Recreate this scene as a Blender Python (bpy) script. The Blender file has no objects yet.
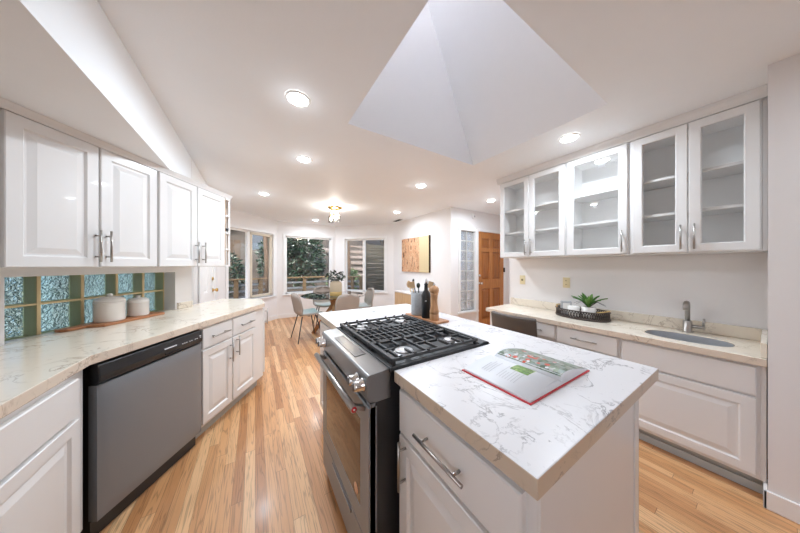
import bpy, bmesh, math, random
from mathutils import Vector
from mathutils.geometry import tessellate_polygon
C = bpy.context.scene.collection
SC = bpy.context.scene
R = math.radians
PI = math.pi
# ------------------------------------------------------------------ camera, world, exposure
cam = bpy.data.cameras.new('camera'); camo = bpy.data.objects.new('camera', cam); C.objects.link(camo)
camo.location = (0, 0, 1.34); camo.rotation_euler = (R(90), 0, R(-32))
cam.sensor_width = 36; cam.lens = 36 * 232 / 800; cam.shift_y = -1.5 / 800
cam.clip_start = 0.02; cam.clip_end = 200
SC.camera = camo
W = bpy.data.worlds.new('World'); SC.world = W; W.use_nodes = True
wn = W.node_tree.nodes; wl = W.node_tree.links
bg = wn['Background']
sky = wn.new('ShaderNodeTexSky'); sky.sky_type = 'NISHITA'; sky.sun_disc = False
sky.sun_elevation = R(50); sky.sun_rotation = R(200); sky.air_density = 0.6; sky.dust_density = 4.0; sky.ozone_density = 0.6
wl.new(sky.outputs[0], bg.inputs['Color'])
SKY = 0.55
bg.inputs['Strength'].default_value = SKY
SC.view_settings.view_transform = 'Standard'
SC.view_settings.look = 'None'
SC.view_settings.gamma = 1
SC.view_settings.use_curve_mapping = False
SC.view_settings.exposure = 1.25
sun = bpy.data.lights.new('sun', 'SUN'); suno = bpy.data.objects.new('sun', sun); C.objects.link(suno)
sun.energy = .30; sun.angle = R(1.0); sun.color = (.92, .96, 1); suno.rotation_euler = (R(38), 0, R(14))
GLOW = .022
LAMP = 7.6          # watts of one recessed ceiling lamp
try:
    SC.cycles.use_denoising = True
    SC.cycles.max_bounces = 14; SC.cycles.diffuse_bounces = 8; SC.cycles.transmission_bounces = 10; SC.cycles.transparent_max_bounces = 16
    SC.cycles.caustics_reflective = False; SC.cycles.caustics_refractive = False
    SC.cycles.sample_clamp_indirect = 4.0
except Exception:
    pass

# ------------------------------------------------------------------ materials
def newmat(name):
    m = bpy.data.materials.new(name); m.use_nodes = True
    nt = m.node_tree
    return m, nt.nodes, nt.links, nt.nodes['Principled BSDF']

def simple(name, col, rough=.5, metal=0, bump=0, bscale=60, var=0, vscale=8, spec=.5, coat=0):
    m, n, l, p = newmat(name)
    p.inputs['Roughness'].default_value = rough; p.inputs['Metallic'].default_value = metal
    p.inputs['Specular IOR Level'].default_value = spec; p.inputs['Coat Weight'].default_value = coat
    tc = n.new('ShaderNodeTexCoord')
    nz = n.new('ShaderNodeTexNoise'); nz.inputs['Scale'].default_value = vscale; nz.inputs['Detail'].default_value = 3
    l.new(tc.outputs['Object'], nz.inputs['Vector'])
    mx = n.new('ShaderNodeMix'); mx.data_type = 'RGBA'
    v = max(var, .012)
    mx.inputs['A'].default_value = (*[min(1, c * (1 - v)) for c in col], 1)
    mx.inputs['B'].default_value = (*[min(1, c * (1 + v)) for c in col], 1)
    l.new(nz.outputs['Fac'], mx.inputs['Factor']); l.new(mx.outputs['Result'], p.inputs['Base Color'])
    if bump:
        bz = n.new('ShaderNodeTexNoise'); bz.inputs['Scale'].default_value = bscale; bz.inputs['Detail'].default_value = 2
        l.new(tc.outputs['Object'], bz.inputs['Vector'])
        b = n.new('ShaderNodeBump'); b.inputs['Strength'].default_value = bump; b.inputs['Distance'].default_value = .002
        l.new(bz.outputs['Fac'], b.inputs['Height']); l.new(b.outputs['Normal'], p.inputs['Normal'])
    return m

def emis(name, col, st):
    m, n, l, p = newmat(name)
    p.inputs['Base Color'].default_value = (*col, 1); p.inputs['Emission Color'].default_value = (*col, 1)
    p.inputs['Emission Strength'].default_value = st
    return m

def mth(n, l, op, a, b=None):
    x = n.new('ShaderNodeMath'); x.operation = op
    for i, v in enumerate((a, b)):
        if v is None: continue
        if isinstance(v, (int, float)): x.inputs[i].default_value = v
        else: l.new(v, x.inputs[i])
    return x.outputs[0]

def ramp(n, l, fac, stops):
    r = n.new('ShaderNodeValToRGB'); e = r.color_ramp.elements
    while len(e) < len(stops): e.new(.5)
    for k, (p, c) in zip(e, stops): k.position = p; k.color = (*c, 1)
    l.new(fac, r.inputs[0]); return r.outputs[0]

def oak(name, width, length, axis, cols, rough=.3, gap=.03, coat=.15, grain=1.0):
    """planks running along an axis of the object: each board has its own tone and its own grain"""
    m, n, l, p = newmat(name)
    tc = n.new('ShaderNodeTexCoord'); sp = n.new('ShaderNodeSeparateXYZ'); l.new(tc.outputs['Object'], sp.inputs[0])
    a, b = (sp.outputs['X'], sp.outputs['Y']) if axis == 'Y' else (sp.outputs['Y'], sp.outputs['X'])
    u = mth(n, l, 'DIVIDE', a, width); col = mth(n, l, 'FLOOR', u); fu = mth(n, l, 'FRACT', u)
    w1 = n.new('ShaderNodeTexWhiteNoise'); w1.noise_dimensions = '1D'; l.new(col, w1.inputs['W'])
    v = mth(n, l, 'ADD', mth(n, l, 'DIVIDE', b, length), mth(n, l, 'MULTIPLY', w1.outputs['Value'], 7.3))
    row = mth(n, l, 'FLOOR', v); fv = mth(n, l, 'FRACT', v)
    w2 = n.new('ShaderNodeTexWhiteNoise'); w2.noise_dimensions = '2D'
    cb = n.new('ShaderNodeCombineXYZ'); l.new(col, cb.inputs[0]); l.new(row, cb.inputs[1]); l.new(cb.outputs[0], w2.inputs['Vector'])
    base = ramp(n, l, w2.outputs['Value'], cols)
    # grain : noise stretched along the board, shifted per board
    cv = n.new('ShaderNodeCombineXYZ')
    l.new(mth(n, l, 'ADD', mth(n, l, 'MULTIPLY', a, 30), mth(n, l, 'MULTIPLY', w2.outputs['Value'], 40)), cv.inputs[0])
    l.new(mth(n, l, 'MULTIPLY', b, 1.2), cv.inputs[1]); l.new(mth(n, l, 'MULTIPLY', w2.outputs['Value'], 91), cv.inputs[2])
    g = n.new('ShaderNodeTexNoise'); g.inputs['Scale'].default_value = 1.0; g.inputs['Detail'].default_value = 3; g.inputs['Distortion'].default_value = .5
    l.new(cv.outputs[0], g.inputs['Vector'])
    wv = mth(n, l, 'SINE', mth(n, l, 'MULTIPLY', g.outputs['Fac'], 46))
    cv2 = n.new('ShaderNodeCombineXYZ'); l.new(mth(n, l, 'MULTIPLY', a, 420), cv2.inputs[0]); l.new(mth(n, l, 'MULTIPLY', b, 9), cv2.inputs[1])
    g2 = n.new('ShaderNodeTexNoise'); g2.inputs['Scale'].default_value = 1.0; g2.inputs['Detail'].default_value = 2; l.new(cv2.outputs[0], g2.inputs['Vector'])
    gr = mth(n, l, 'ADD', mth(n, l, 'MULTIPLY', mth(n, l, 'POWER', mth(n, l, 'MAXIMUM', wv, 0), 3), .36 * grain), mth(n, l, 'MULTIPLY', g2.outputs['Fac'], .30 * grain))
    gr = mth(n, l, 'SUBTRACT', 1.14, gr)
    e1 = mth(n, l, 'LESS_THAN', fu, gap); e2 = mth(n, l, 'LESS_THAN', fv, .0022)
    ed = mth(n, l, 'SUBTRACT', 1.0, mth(n, l, 'MULTIPLY', mth(n, l, 'MAXIMUM', e1, e2), .5))
    fac = mth(n, l, 'MULTIPLY', gr, ed)
    mm = n.new('ShaderNodeVectorMath'); mm.operation = 'SCALE'; l.new(base, mm.inputs[0]); l.new(fac, mm.inputs['Scale'])
    l.new(mm.outputs[0], p.inputs['Base Color'])
    p.inputs['Roughness'].default_value = rough; p.inputs['Coat Weight'].default_value = coat; p.inputs['Coat Roughness'].default_value = .15
    bp = n.new('ShaderNodeBump'); bp.inputs['Strength'].default_value = .15; bp.inputs['Distance'].default_value = .001
    l.new(fac, bp.inputs['Height']); l.new(bp.outputs['Normal'], p.inputs['Normal'])
    return m

def wood(name, c1, c2, axis='Z', sc=1.0, rough=.45):
    m, n, l, p = newmat(name)
    tc = n.new('ShaderNodeTexCoord'); mp = n.new('ShaderNodeMapping'); l.new(tc.outputs['Object'], mp.inputs[0])
    s = {'X': (3, 45, 45), 'Y': (45, 3, 45), 'Z': (45, 45, 3)}[axis]
    mp.inputs['Scale'].default_value = [k * sc for k in s]
    nz = n.new('ShaderNodeTexNoise'); nz.inputs['Scale'].default_value = 1; nz.inputs['Detail'].default_value = 4; nz.inputs['Distortion'].default_value = .6
    l.new(mp.outputs[0], nz.inputs['Vector'])
    l.new(ramp(n, l, nz.outputs['Fac'], [(.3, c1), (.7, c2)]), p.inputs['Base Color'])
    p.inputs['Roughness'].default_value = rough
    return m

def quartz(name, base, vein, vs=5.5, amt=.75, rough=.16, seed=0.0):
    m, n, l, p = newmat(name)
    tc = n.new('ShaderNodeTexCoord'); mp = n.new('ShaderNodeMapping'); mp.inputs['Location'].default_value = (seed, seed * .7, seed * .3)
    mp.inputs['Rotation'].default_value = (0.3, .2, .7); l.new(tc.outputs['Object'], mp.inputs[0])
    nz = n.new('ShaderNodeTexNoise'); nz.inputs['Scale'].default_value = vs; nz.inputs['Detail'].default_value = 7; nz.inputs['Roughness'].default_value = .62; nz.inputs['Distortion'].default_value = 1.1
    l.new(mp.outputs[0], nz.inputs['Vector'])
    d = mth(n, l, 'ABSOLUTE', mth(n, l, 'SUBTRACT', nz.outputs['Fac'], .5))
    line = mth(n, l, 'SUBTRACT', 1.0, mth(n, l, 'MINIMUM', mth(n, l, 'DIVIDE', d, .021), 1.0))
    n2 = n.new('ShaderNodeTexNoise'); n2.inputs['Scale'].default_value = vs * 1.1; n2.inputs['Detail'].default_value = 4; l.new(tc.outputs['Object'], n2.inputs['Vector'])
    mr = n.new('ShaderNodeMapRange'); mr.inputs[1].default_value = .40; mr.inputs[2].default_value = .62; l.new(n2.outputs['Fac'], mr.inputs[0])
    n3 = n.new('ShaderNodeTexNoise'); n3.inputs['Scale'].default_value = vs * 9; n3.inputs['Detail'].default_value = 3; l.new(tc.outputs['Object'], n3.inputs['Vector'])
    fac = mth(n, l, 'MULTIPLY', mth(n, l, 'MULTIPLY', line, mr.outputs[0]), amt)
    fac = mth(n, l, 'ADD', fac, mth(n, l, 'MULTIPLY', mth(n, l, 'GREATER_THAN', n3.outputs['Fac'], .70), .14))
    mx = n.new('ShaderNodeMix'); mx.data_type = 'RGBA'; mx.inputs['A'].default_value = (*base, 1); mx.inputs['B'].default_value = (*vein, 1)
    l.new(fac, mx.inputs['Factor']); l.new(mx.outputs['Result'], p.inputs['Base Color'])
    p.inputs['Roughness'].default_value = rough
    return m

def pane_mat(name, tint=(1, 1, 1), gloss=.08, rough=.0):
    m = bpy.data.materials.new(name); m.use_nodes = True; n = m.node_tree.nodes; l = m.node_tree.links; n.clear()
    o = n.new('ShaderNodeOutputMaterial'); t = n.new('ShaderNodeBsdfTransparent'); t.inputs[0].default_value = (*tint, 1)
    g = n.new('ShaderNodeBsdfGlossy'); g.inputs['Roughness'].default_value = rough
    ge = n.new('ShaderNodeNewGeometry'); dt = n.new('ShaderNodeVectorMath'); dt.operation = 'DOT_PRODUCT'
    l.new(ge.outputs['Incoming'], dt.inputs[0]); l.new(ge.outputs['Normal'], dt.inputs[1])
    fr = mth(n, l, 'ADD', .04, mth(n, l, 'MULTIPLY', .96, mth(n, l, 'POWER', mth(n, l, 'SUBTRACT', 1.0, mth(n, l, 'ABSOLUTE', dt.outputs['Value'])), 5)))
    mx = n.new('ShaderNodeMixShader'); l.new(mth(n, l, 'MULTIPLY', fr, gloss / .05), mx.inputs[0])
    l.new(t.outputs[0], mx.inputs[1]); l.new(g.outputs[0], mx.inputs[2]); l.new(mx.outputs[0], o.inputs[0])
    return m

def block_glass(name, tint, sc=26, tr=.3, tcol=None):
    """wavy cast glass of a glass block"""
    m, n, l, p = newmat(name)
    tc = n.new('ShaderNodeTexCoord')
    vz = n.new('ShaderNodeTexNoise'); vz.inputs['Scale'].default_value = sc; vz.inputs['Detail'].default_value = 2; vz.inputs['Distortion'].default_value = 1.6
    l.new(tc.outputs['Object'], vz.inputs['Vector'])
    b = n.new('ShaderNodeBump'); b.inputs['Strength'].default_value = 1.0; b.inputs['Distance'].default_value = .03
    l.new(vz.outputs['Fac'], b.inputs['Height']); l.new(b.outputs['Normal'], p.inputs['Normal'])
    p.inputs['Base Color'].default_value = (*tint, 1); p.inputs['Roughness'].default_value = .04
    p.inputs['Transmission Weight'].default_value = .8; p.inputs['IOR'].default_value = 1.45
    t = n.new('ShaderNodeBsdfTransparent'); t.inputs[0].default_value = (*(tcol or tint), 1); mx = n.new('ShaderNodeMixShader'); mx.inputs[0].default_value = tr
    l.new(p.outputs[0], mx.inputs[1]); l.new(t.outputs[0], mx.inputs[2]); l.new(mx.outputs[0], n['Material Output'].inputs[0])
    return m

M = {}
M['paint'] = simple('wall_paint', (.765, .745, .74), .6, bump=.08, bscale=140)
M['ceil'] = simple('ceiling_paint', (.87, .895, .92), .65, bump=.12, bscale=90)
M['trim'] = simple('trim_paint', (.79, .785, .78), .35)
M['cab'] = simple('cabinet_lacquer', (.725, .715, .705), .28, coat=.1)
M['cabin'] = simple('cabinet_inside', (.91, .905, .90), .45)
M['toe'] = simple('toe_kick_paint', (.42, .44, .43), .5)
M['floor'] = oak('oak_strip_floor', .057, 1.1, 'Y',
                 [(.0, (.43, .19, .072)), (.3, (.56, .275, .115)), (.65, (.65, .35, .16)), (1, (.76, .47, .245))], rough=.36, coat=.08)
M['cream_quartz'] = quartz('cream_quartz', (.76, .69, .585), (.30, .22, .16), 5.0, .7, .13)
M['white_quartz'] = quartz('white_quartz', (.71, .70, .71), (.17, .16, .17), 6.0, .95, .34, 3.1)
M['cream_shade_edge'] = quartz('cream_quartz_shaded_edge', (.68, .58, .48), (.30, .22, .16), 5.0, .7, .25)  # sides of the cream slabs: shade put in as a darker base
M['white_shade_edge'] = quartz('white_quartz_shaded_edge', (.56, .46, .36), (.20, .16, .13), 6.0, .85, .3, 3.1)  # sides of the white island slab: warm shade painted into the base
M['steel'] = simple('brushed_steel', (.30, .31, .325), .30, 1.0, bump=.03, bscale=250)
M['dsteel'] = simple('dark_stainless', (.24, .26, .285), .36, .4)
M['sinksteel'] = simple('sink_steel', (.50, .51, .53), .38, .55)
M['nickel'] = simple('brushed_nickel', (.42, .40, .38), .30, 1.0)
M['chrome'] = simple('chrome', (.8, .8, .8), .12, 1.0)
M['brass'] = simple('brass', (.75, .50, .18), .22, 1.0)
M['blackp'] = simple('black_plastic', (.018, .019, .021), .3)
M['blackm'] = simple('black_enamel', (.02, .02, .022), .35, bump=.05)
M['iron'] = simple('cast_iron', (.035, .035, .037), .48, bump=.1, bscale=200)
M['dark'] = simple('dark_gap', (.01, .01, .01), .8)
M['burner'] = simple('burner_metal', (.55, .55, .56), .35, .9)
M['door_wood'] = wood('fir_door', (.33, .115, .025), (.52, .21, .055), 'Z', 1, .35)
M['door_panel'] = wood('fir_door_panel', (.24, .075, .014), (.38, .135, .03), 'Z', 1, .35)
M['red_wood'] = wood('acacia', (.25, .085, .03), (.44, .19, .08), 'X', 1, .45)
M['tan_wood'] = wood('beech', (.52, .34, .18), (.66, .46, .27), 'Z', 1, .5)
M['mill_wood'] = wood('mill_wood', (.42, .21, .09), (.58, .32, .16), 'Z', 1, .4)
M['board_wood'] = wood('board_wood', (.40, .18, .085), (.56, .29, .15), 'X', 1, .45)
M['table_wood'] = wood('table_wood', (.29, .11, .035), (.43, .19, .07), 'Z', 1, .4)
M['deck_wood'] = wood('deck_cedar', (.10, .062, .028), (.16, .105, .05), 'X', .5, .7)
M['fence_wood'] = wood('weathered_fence', (.022, .019, .011), (.046, .040, .024), 'X', .5, .8)
M['brown_wood'] = wood('brown_boards', (.030, .018, .009), (.055, .032, .016), 'Z', .5, .8)
M['slat_gray'] = simple('gray_slat_paint', (.13, .145, .16), .7)
M['bark'] = simple('bark', (.065, .042, .026), .9, bump=1, bscale=30, var=.5, vscale=20)
M['house_leaf'] = simple('plant_leaf', (.07, .20, .035), .4, var=.5, vscale=20)
M['house_leaf_l'] = simple('plant_leaf_light', (.16, .32, .07), .4, var=.4, vscale=20)
M['leaf_d'] = simple('dark_leaf', (.008, .018, .010), .45, var=.6, vscale=6)
M['leaf_m'] = simple('green_leaf', (.015, .034, .019), .35, var=.7, vscale=6)
M['leaf_l'] = simple('light_leaf', (.06, .11, .04), .5, var=.5, vscale=6)
M['ground'] = simple('bark_ground', (.030, .024, .019), .9, bump=1, bscale=20, var=.6, vscale=5)
M['stone'] = simple('stone', (.12, .10, .088), .85, bump=1, bscale=15, var=.5, vscale=7)
M['white'] = simple('white_ceramic', (.80, .775, .74), .22, coat=.2)
M['gray_ceramic'] = simple('gray_ceramic', (.40, .41, .42), .6, bump=.8, bscale=55, var=.25, vscale=70)
M['fabric'] = simple('taupe_fabric', (.33, .285, .25), .85, bump=.2, bscale=300)
M['fabric_lit'] = simple('seat_fabric_lit', (.52, .50, .48), .8, bump=.2, bscale=300)  # paler than the shell: bluish-white reflection put into the colour
M['leather'] = simple('brown_leather', (.085, .068, .058), .5, bump=.15, bscale=120, var=.2)
M['ivory'] = simple('ivory_plastic', (.72, .62, .38), .4)
M['vinyl'] = simple('window_vinyl', (.80, .79, .77), .4)
M['tan_vinyl'] = simple('tan_window_frame', (.62, .54, .42), .45)
M['pane'] = pane_mat('window_pane', (.96, .98, .97), .04)
M['cabglass'] = pane_mat('cabinet_glass', (.98, .98, .975), .045)
def dome_mat():
    m = bpy.data.materials.new('diffusing_acrylic'); m.use_nodes = True; n = m.node_tree.nodes; l = m.node_tree.links; n.clear()
    o = n.new('ShaderNodeOutputMaterial'); t = n.new('ShaderNodeBsdfTranslucent'); t.inputs[0].default_value = (.95, .90, .84, 1); l.new(t.outputs[0], o.inputs[0]); return m
M['dome'] = dome_mat()
M['tableglass'] = pane_mat('table_glass', (.68, .84, .84), .14)
M['ovenglass'] = simple('oven_glass', (.07, .03, .014), .05, spec=.6)
M['blocks'] = block_glass('glass_block', (.36, .60, .67), 34, .25, (.16, .30, .35))
M['blocks_cool'] = block_glass('sidelight_block', (.80, .88, .94), 34, .10)
M['block_edge'] = simple('block_edge_glass', (.23, .40, .54), .4, spec=.3)
M['block_front'] = pane_mat('block_front_glass', (.72, .90, .93), .03)
M['grout'] = simple('tan_grout', (.68, .53, .30), .8, bump=.4)
M['grout_w'] = simple('pale_grout', (.66, .65, .62), .8, bump=.4)
M['lens'] = emis('lamp_lens', (1, .97, .92), 9)
M['bulb'] = emis('bulb', (1, .90, .72), 22)
M['crystal'] = pane_mat('crystal', (.93, .93, .93), .3, .05)
M['red'] = simple('red_enamel', (.55, .02, .03), .35)
M['page'] = simple('page', (.70, .72, .75), .5)
M['ink'] = simple('printed_ink', (.50, .51, .54), .6)
M['copper'] = simple('copper_sticker', (.72, .38, .22), .4)
M['screen'] = simple('display_glass', (.10, .10, .105), .25)
M['terra'] = simple('soil', (.05, .035, .025), .9, bump=1)
M['wicker'] = simple('dark_wicker', (.055, .040, .032), .6, bump=.6, bscale=120)
M['gold_wood'] = simple('gilt_rattan', (.50, .33, .12), .45)
M['vase_tan'] = simple('paper_vase', (.50, .40, .28), .7)
M['asphalt'] = simple('pale_gravel', (.26, .25, .24), .95, bump=1, var=.4)
M['reflector'] = simple('bounce_paving', (.60, .59, .57), .9, var=.15)
M['carpaint'] = simple('white_car_paint', (.65, .70, .74), .25, coat=.5)
M['carglass'] = simple('dark_car_glass', (.03, .05, .07), .1)
M['siding'] = simple('blue_gray_siding', (.040, .053, .07), .7, var=.2)

def art_mat():
    m, n, l, p = newmat('abstract_panel')
    tc = n.new('ShaderNodeTexCoord'); mp = n.new('ShaderNodeMapping'); mp.inputs['Scale'].default_value = (1, 8, 2.4); l.new(tc.outputs['Object'], mp.inputs[0])
    nz = n.new('ShaderNodeTexNoise'); nz.inputs['Scale'].default_value = 1.6; nz.inputs['Detail'].default_value = 6; nz.inputs['Roughness'].default_value = .65; nz.inputs['Distortion'].default_value = 1.2
    l.new(mp.outputs[0], nz.inputs['Vector'])
    c = ramp(n, l, nz.outputs['Fac'], [(.36, (.08, .04, .02)), (.41, (.46, .19, .08)), (.46, (.66, .45, .28)), (.50, (.54, .20, .08)), (.55, (.70, .52, .34)), (.60, (.50, .22, .10)), (.66, (.15, .09, .05))])
    sp = n.new('ShaderNodeSeparateXYZ'); l.new(tc.outputs['Object'], sp.inputs[0])
    mx = n.new('ShaderNodeMix'); mx.data_type = 'RGBA'; mx.inputs['B'].default_value = (.62, .49, .29, 1)
    l.new(mth(n, l, 'LESS_THAN', sp.outputs['Y'], -.195), mx.inputs['Factor']); l.new(c, mx.inputs['A'])
    l.new(mx.outputs['Result'], p.inputs['Base Color']); p.inputs['Roughness'].default_value = .55
    return m
M['art'] = art_mat()

def photo_mat(name, stops, sc):
    m, n, l, p = newmat(name)
    tc = n.new('ShaderNodeTexCoord')
    v = n.new('ShaderNodeTexVoronoi'); v.inputs['Scale'].default_value = sc; l.new(tc.outputs['Object'], v.inputs['Vector'])
    w = n.new('ShaderNodeSeparateColor'); l.new(v.outputs['Color'], w.inputs[0])
    l.new(ramp(n, l, w.outputs[0], stops), p.inputs['Base Color']); p.inputs['Roughness'].default_value = .35
    return m
M['photo_green'] = photo_mat('herb_photo', [(.0, (.06, .13, .02)), (.4, (.19, .33, .06)), (.7, (.10, .24, .04)), (1, (.42, .50, .20))], 110)
M['photo_salad'] = photo_mat('salad_photo', [(.0, (.05, .09, .05)), (.25, (.20, .26, .18)), (.45, (.30, .36, .36)), (.62, (.16, .20, .14)), (.8, (.32, .33, .28)), (1, (.45, .46, .46))], 65)
M['photo_red'] = simple('printed_red', (.62, .09, .05), .35, var=.3, vscale=80)

# ------------------------------------------------------------------ geometry helpers
class G:
    def __init__(s): s.bm = bmesh.new(); s.mi = 0
    def face(s, vs, sm=False):
        try:
            f = s.bm.faces.new(vs); f.material_index = s.mi; f.smooth = sm; return f
        except ValueError: return None
    def vs(s, pts): return [s.bm.verts.new(p) for p in pts]
    def box(s, x0, x1, y0, y1, z0, z1):
        v = s.vs([(x0, y0, z0), (x1, y0, z0), (x1, y1, z0), (x0, y1, z0), (x0, y0, z1), (x1, y0, z1), (x1, y1, z1), (x0, y1, z1)])
        for f in ((3, 2, 1, 0), (4, 5, 6, 7), (0, 1, 5, 4), (1, 2, 6, 5), (2, 3, 7, 6), (3, 0, 4, 7)): s.face([v[i] for i in f])
        return s
    def beam(s, p0, p1, w, h, up=(0, 0, 1)):
        p0, p1, up = Vector(p0), Vector(p1), Vector(up); d = (p1 - p0).normalized()
        a = d.cross(up)
        if a.length < 1e-4: a = d.cross(Vector((1, 0, 0)))
        a.normalize(); b = a.cross(d)
        v = []
        for p in (p0, p1):
            for i, j in ((-1, -1), (1, -1), (1, 1), (-1, 1)): v.append(s.bm.verts.new(p + a * i * w / 2 + b * j * h / 2))
        for f in ((0, 1, 2, 3), (7, 6, 5, 4), (0, 4, 5, 1), (1, 5, 6, 2), (2, 6, 7, 3), (3, 7, 4, 0)): s.face([v[i] for i in f])
        return s
    def prism(s, pts, z0, z1, holes=(), edge=0):
        lps = [list(pts)] + [list(h) for h in holes]; flat = [p for l_ in lps for p in l_]
        lo = s.vs([(p[0], p[1], z0) for p in flat]); hi = s.vs([(p[0], p[1], z1) for p in flat])
        if holes: tri = tessellate_polygon([[Vector((p[0], p[1], 0)) for p in l_] for l_ in lps])
        else: tri = [tuple(range(len(flat)))]
        for t3 in tri: s.face([hi[i] for i in t3]); s.face([lo[i] for i in reversed(t3)])
        o = 0
        for l_ in lps:
            for i in range(len(l_)):
                q = s.face([lo[o + i], lo[o + (i + 1) % len(l_)], hi[o + (i + 1) % len(l_)], hi[o + i]])
                if q and edge: q.material_index = edge
            o += len(l_)
        return s
    def tube(s, pts, r, n=10, cap=True, sm=True):
        pts = [Vector(p) for p in pts]; rings = []; prev = None
        rr = r if isinstance(r, (list, tuple)) else [r] * len(pts)
        for i, p in enumerate(pts):
            d = (pts[min(i + 1, len(pts) - 1)] - pts[max(i - 1, 0)]).normalized()
            if prev is None:
                a = d.cross(Vector((0, 0, 1)))
                if a.length < 1e-3: a = d.cross(Vector((1, 0, 0)))
            else: a = prev - d * prev.dot(d)
            a.normalize(); prev = a; b = d.cross(a)
            rings.append([s.bm.verts.new(p + (a * math.cos(2 * PI * k / n) + b * math.sin(2 * PI * k / n)) * rr[i]) for k in range(n)])
        for q, w in zip(rings, rings[1:]):
            for k in range(n): s.face([q[k], q[(k + 1) % n], w[(k + 1) % n], w[k]], sm)
        if cap: s.face(rings[0][::-1]); s.face(rings[-1])
        return s
    def lathe(s, prof, n=24, c=(0, 0, 0), sx=1, sy=1, cap=True, sm=True):
        rings = []
        for r, z in prof:
            rings.append([s.bm.verts.new((c[0] + sx * r * math.cos(2 * PI * k / n), c[1] + sy * r * math.sin(2 * PI * k / n), c[2] + z)) for k in range(n)])
        for q, w in zip(rings, rings[1:]):
            for k in range(n): s.face([q[k], q[(k + 1) % n], w[(k + 1) % n], w[k]], sm)
        if cap: s.face(rings[0][::-1]); s.face(rings[-1])
        return s
    def sphere(s, c, rx, ry, rz, n=14, m=8):
        pr = [(max(1e-4, math.sin(PI * i / m)), -math.cos(PI * i / m)) for i in range(m + 1)]
        rings = [[s.bm.verts.new((c[0] + rx * r * math.cos(2 * PI * k / n), c[1] + ry * r * math.sin(2 * PI * k / n), c[2] + rz * z)) for k in range(n)] for r, z in pr]
        for q, w in zip(rings, rings[1:]):
            for k in range(n): s.face([q[k], q[(k + 1) % n], w[(k + 1) % n], w[k]], True)
        return s
    def panel(s, x0, x1, z0, z1, rings, fill=True, y0=0.0):
        """a front facing -y made of nested rectangles (inset, y)"""
        L = []
        for ins, y in rings:
            L.append(s.vs([(x0 + ins, y0 + y, z0 + ins), (x1 - ins, y0 + y, z0 + ins), (x1 - ins, y0 + y, z1 - ins), (x0 + ins, y0 + y, z1 - ins)]))
        for q, w in zip(L, L[1:]):
            for k in range(4): s.face([q[k], q[(k + 1) % 4], w[(k + 1) % 4], w[k]])
        if fill:
            s.face(L[-1]); s.face(L[0][::-1])
        else:
            for k in range(4): s.face([L[-1][k], L[-1][(k + 1) % 4], L[0][(k + 1) % 4], L[0][k]])
        return s
    def grid(s, fn, nu, nv, sm=True):
        P = [[s.bm.verts.new(fn(i / nu, j / nv)) for i in range(nu + 1)] for j in range(nv + 1)]
        for j in range(nv):
            for i in range(nu): s.face([P[j][i], P[j][i + 1], P[j + 1][i + 1], P[j + 1][i]], sm)
        return s
    def done(s, name, mat, parent=None, bev=0, segs=2, solid=0, subs=0, loc=None, rotz=None):
        bmesh.ops.recalc_face_normals(s.bm, faces=s.bm.faces)
        me = bpy.data.meshes.new(name); s.bm.to_mesh(me); s.bm.free()
        for mm in (mat if isinstance(mat, (list, tuple)) else [mat]): me.materials.append(M[mm])
        o = bpy.data.objects.new(name, me); C.objects.link(o)
        if parent: o.parent = parent
        if loc: o.location = loc
        if rotz is not None: o.rotation_euler = (0, 0, rotz)
        if solid:
            q = o.modifiers.new('s', 'SOLIDIFY'); q.thickness = solid; q.offset = 0
        if subs:
            q = o.modifiers.new('u', 'SUBSURF'); q.levels = subs; q.render_levels = subs
        if bev:
            q = o.modifiers.new('b', 'BEVEL'); q.width = bev; q.segments = segs; q.limit_method = 'ANGLE'; q.angle_limit = R(40)
        return o

def tag(o, label, cat, group=None):
    o['label'] = label; o['category'] = cat
    if group: o['group'] = group
    return o
def thing(name, label, cat, loc=(0, 0, 0), rotz=0, group=None):
    o = bpy.data.objects.new(name, None); C.objects.link(o); o.empty_display_size = .1
    o.location = loc; o.rotation_euler = (0, 0, rotz)
    return tag(o, label, cat, group)
def st(o, label=None):
    o['kind'] = 'structure'
    if label: o['label'] = label
    return o
def stempty(name, loc=(0, 0, 0), rotz=0, label=None):
    o = bpy.data.objects.new(name, None); C.objects.link(o); o.location = loc; o.rotation_euler = (0, 0, rotz); return st(o, label)

# raised-panel door, slab drawer, glass door, bar handle (all in a cabinet's own frame, front facing -y)
RP = [(0, 0), (0, -.017), (.003, -.02), (.052, -.02), (.060, -.011), (.068, -.011), (.096, -.0185), (.099, -.0185)]
SLAB = [(0, 0), (0, -.016), (.004, -.02), (.01, -.02)]
GL = [(0, 0), (0, -.017), (.003, -.02), (.052, -.02), (.058, -.013), (.058, 0)]
def handle(par, x, z, ln, vert, y=-.02, r=.0055, mat='nickel', so=.030):
    g = G(); a = (0, 0, 1) if vert else (1, 0, 0)
    e = lambda t, yy: (x + a[0] * t, yy, z + a[2] * t)
    g.tube([e(-ln / 2, y - so), e(ln / 2, y - so)], r, 10)
    for t in (-ln * .33, ln * .33): g.tube([e(t, y), e(t, y - so)], r * .8, 8)
    return g.done('handle', mat, par)
def door(par, x0, x1, z0, z1, hx=None, hz=None, ln=.19, vert=True, mat='cab'):
    d = G().panel(x0, x1, z0, z1, RP).done('door', mat, par)
    if hx is not None: handle(d, hx, hz, ln, vert)
    return d
def drawer(par, x0, x1, z0, z1, ln=.19, h=True):
    d = G().panel(x0, x1, z0, z1, SLAB).done('drawer', 'cab', par)
    if h: handle(d, (x0 + x1) / 2, (z0 + z1) / 2, ln, False)
    return d
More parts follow.
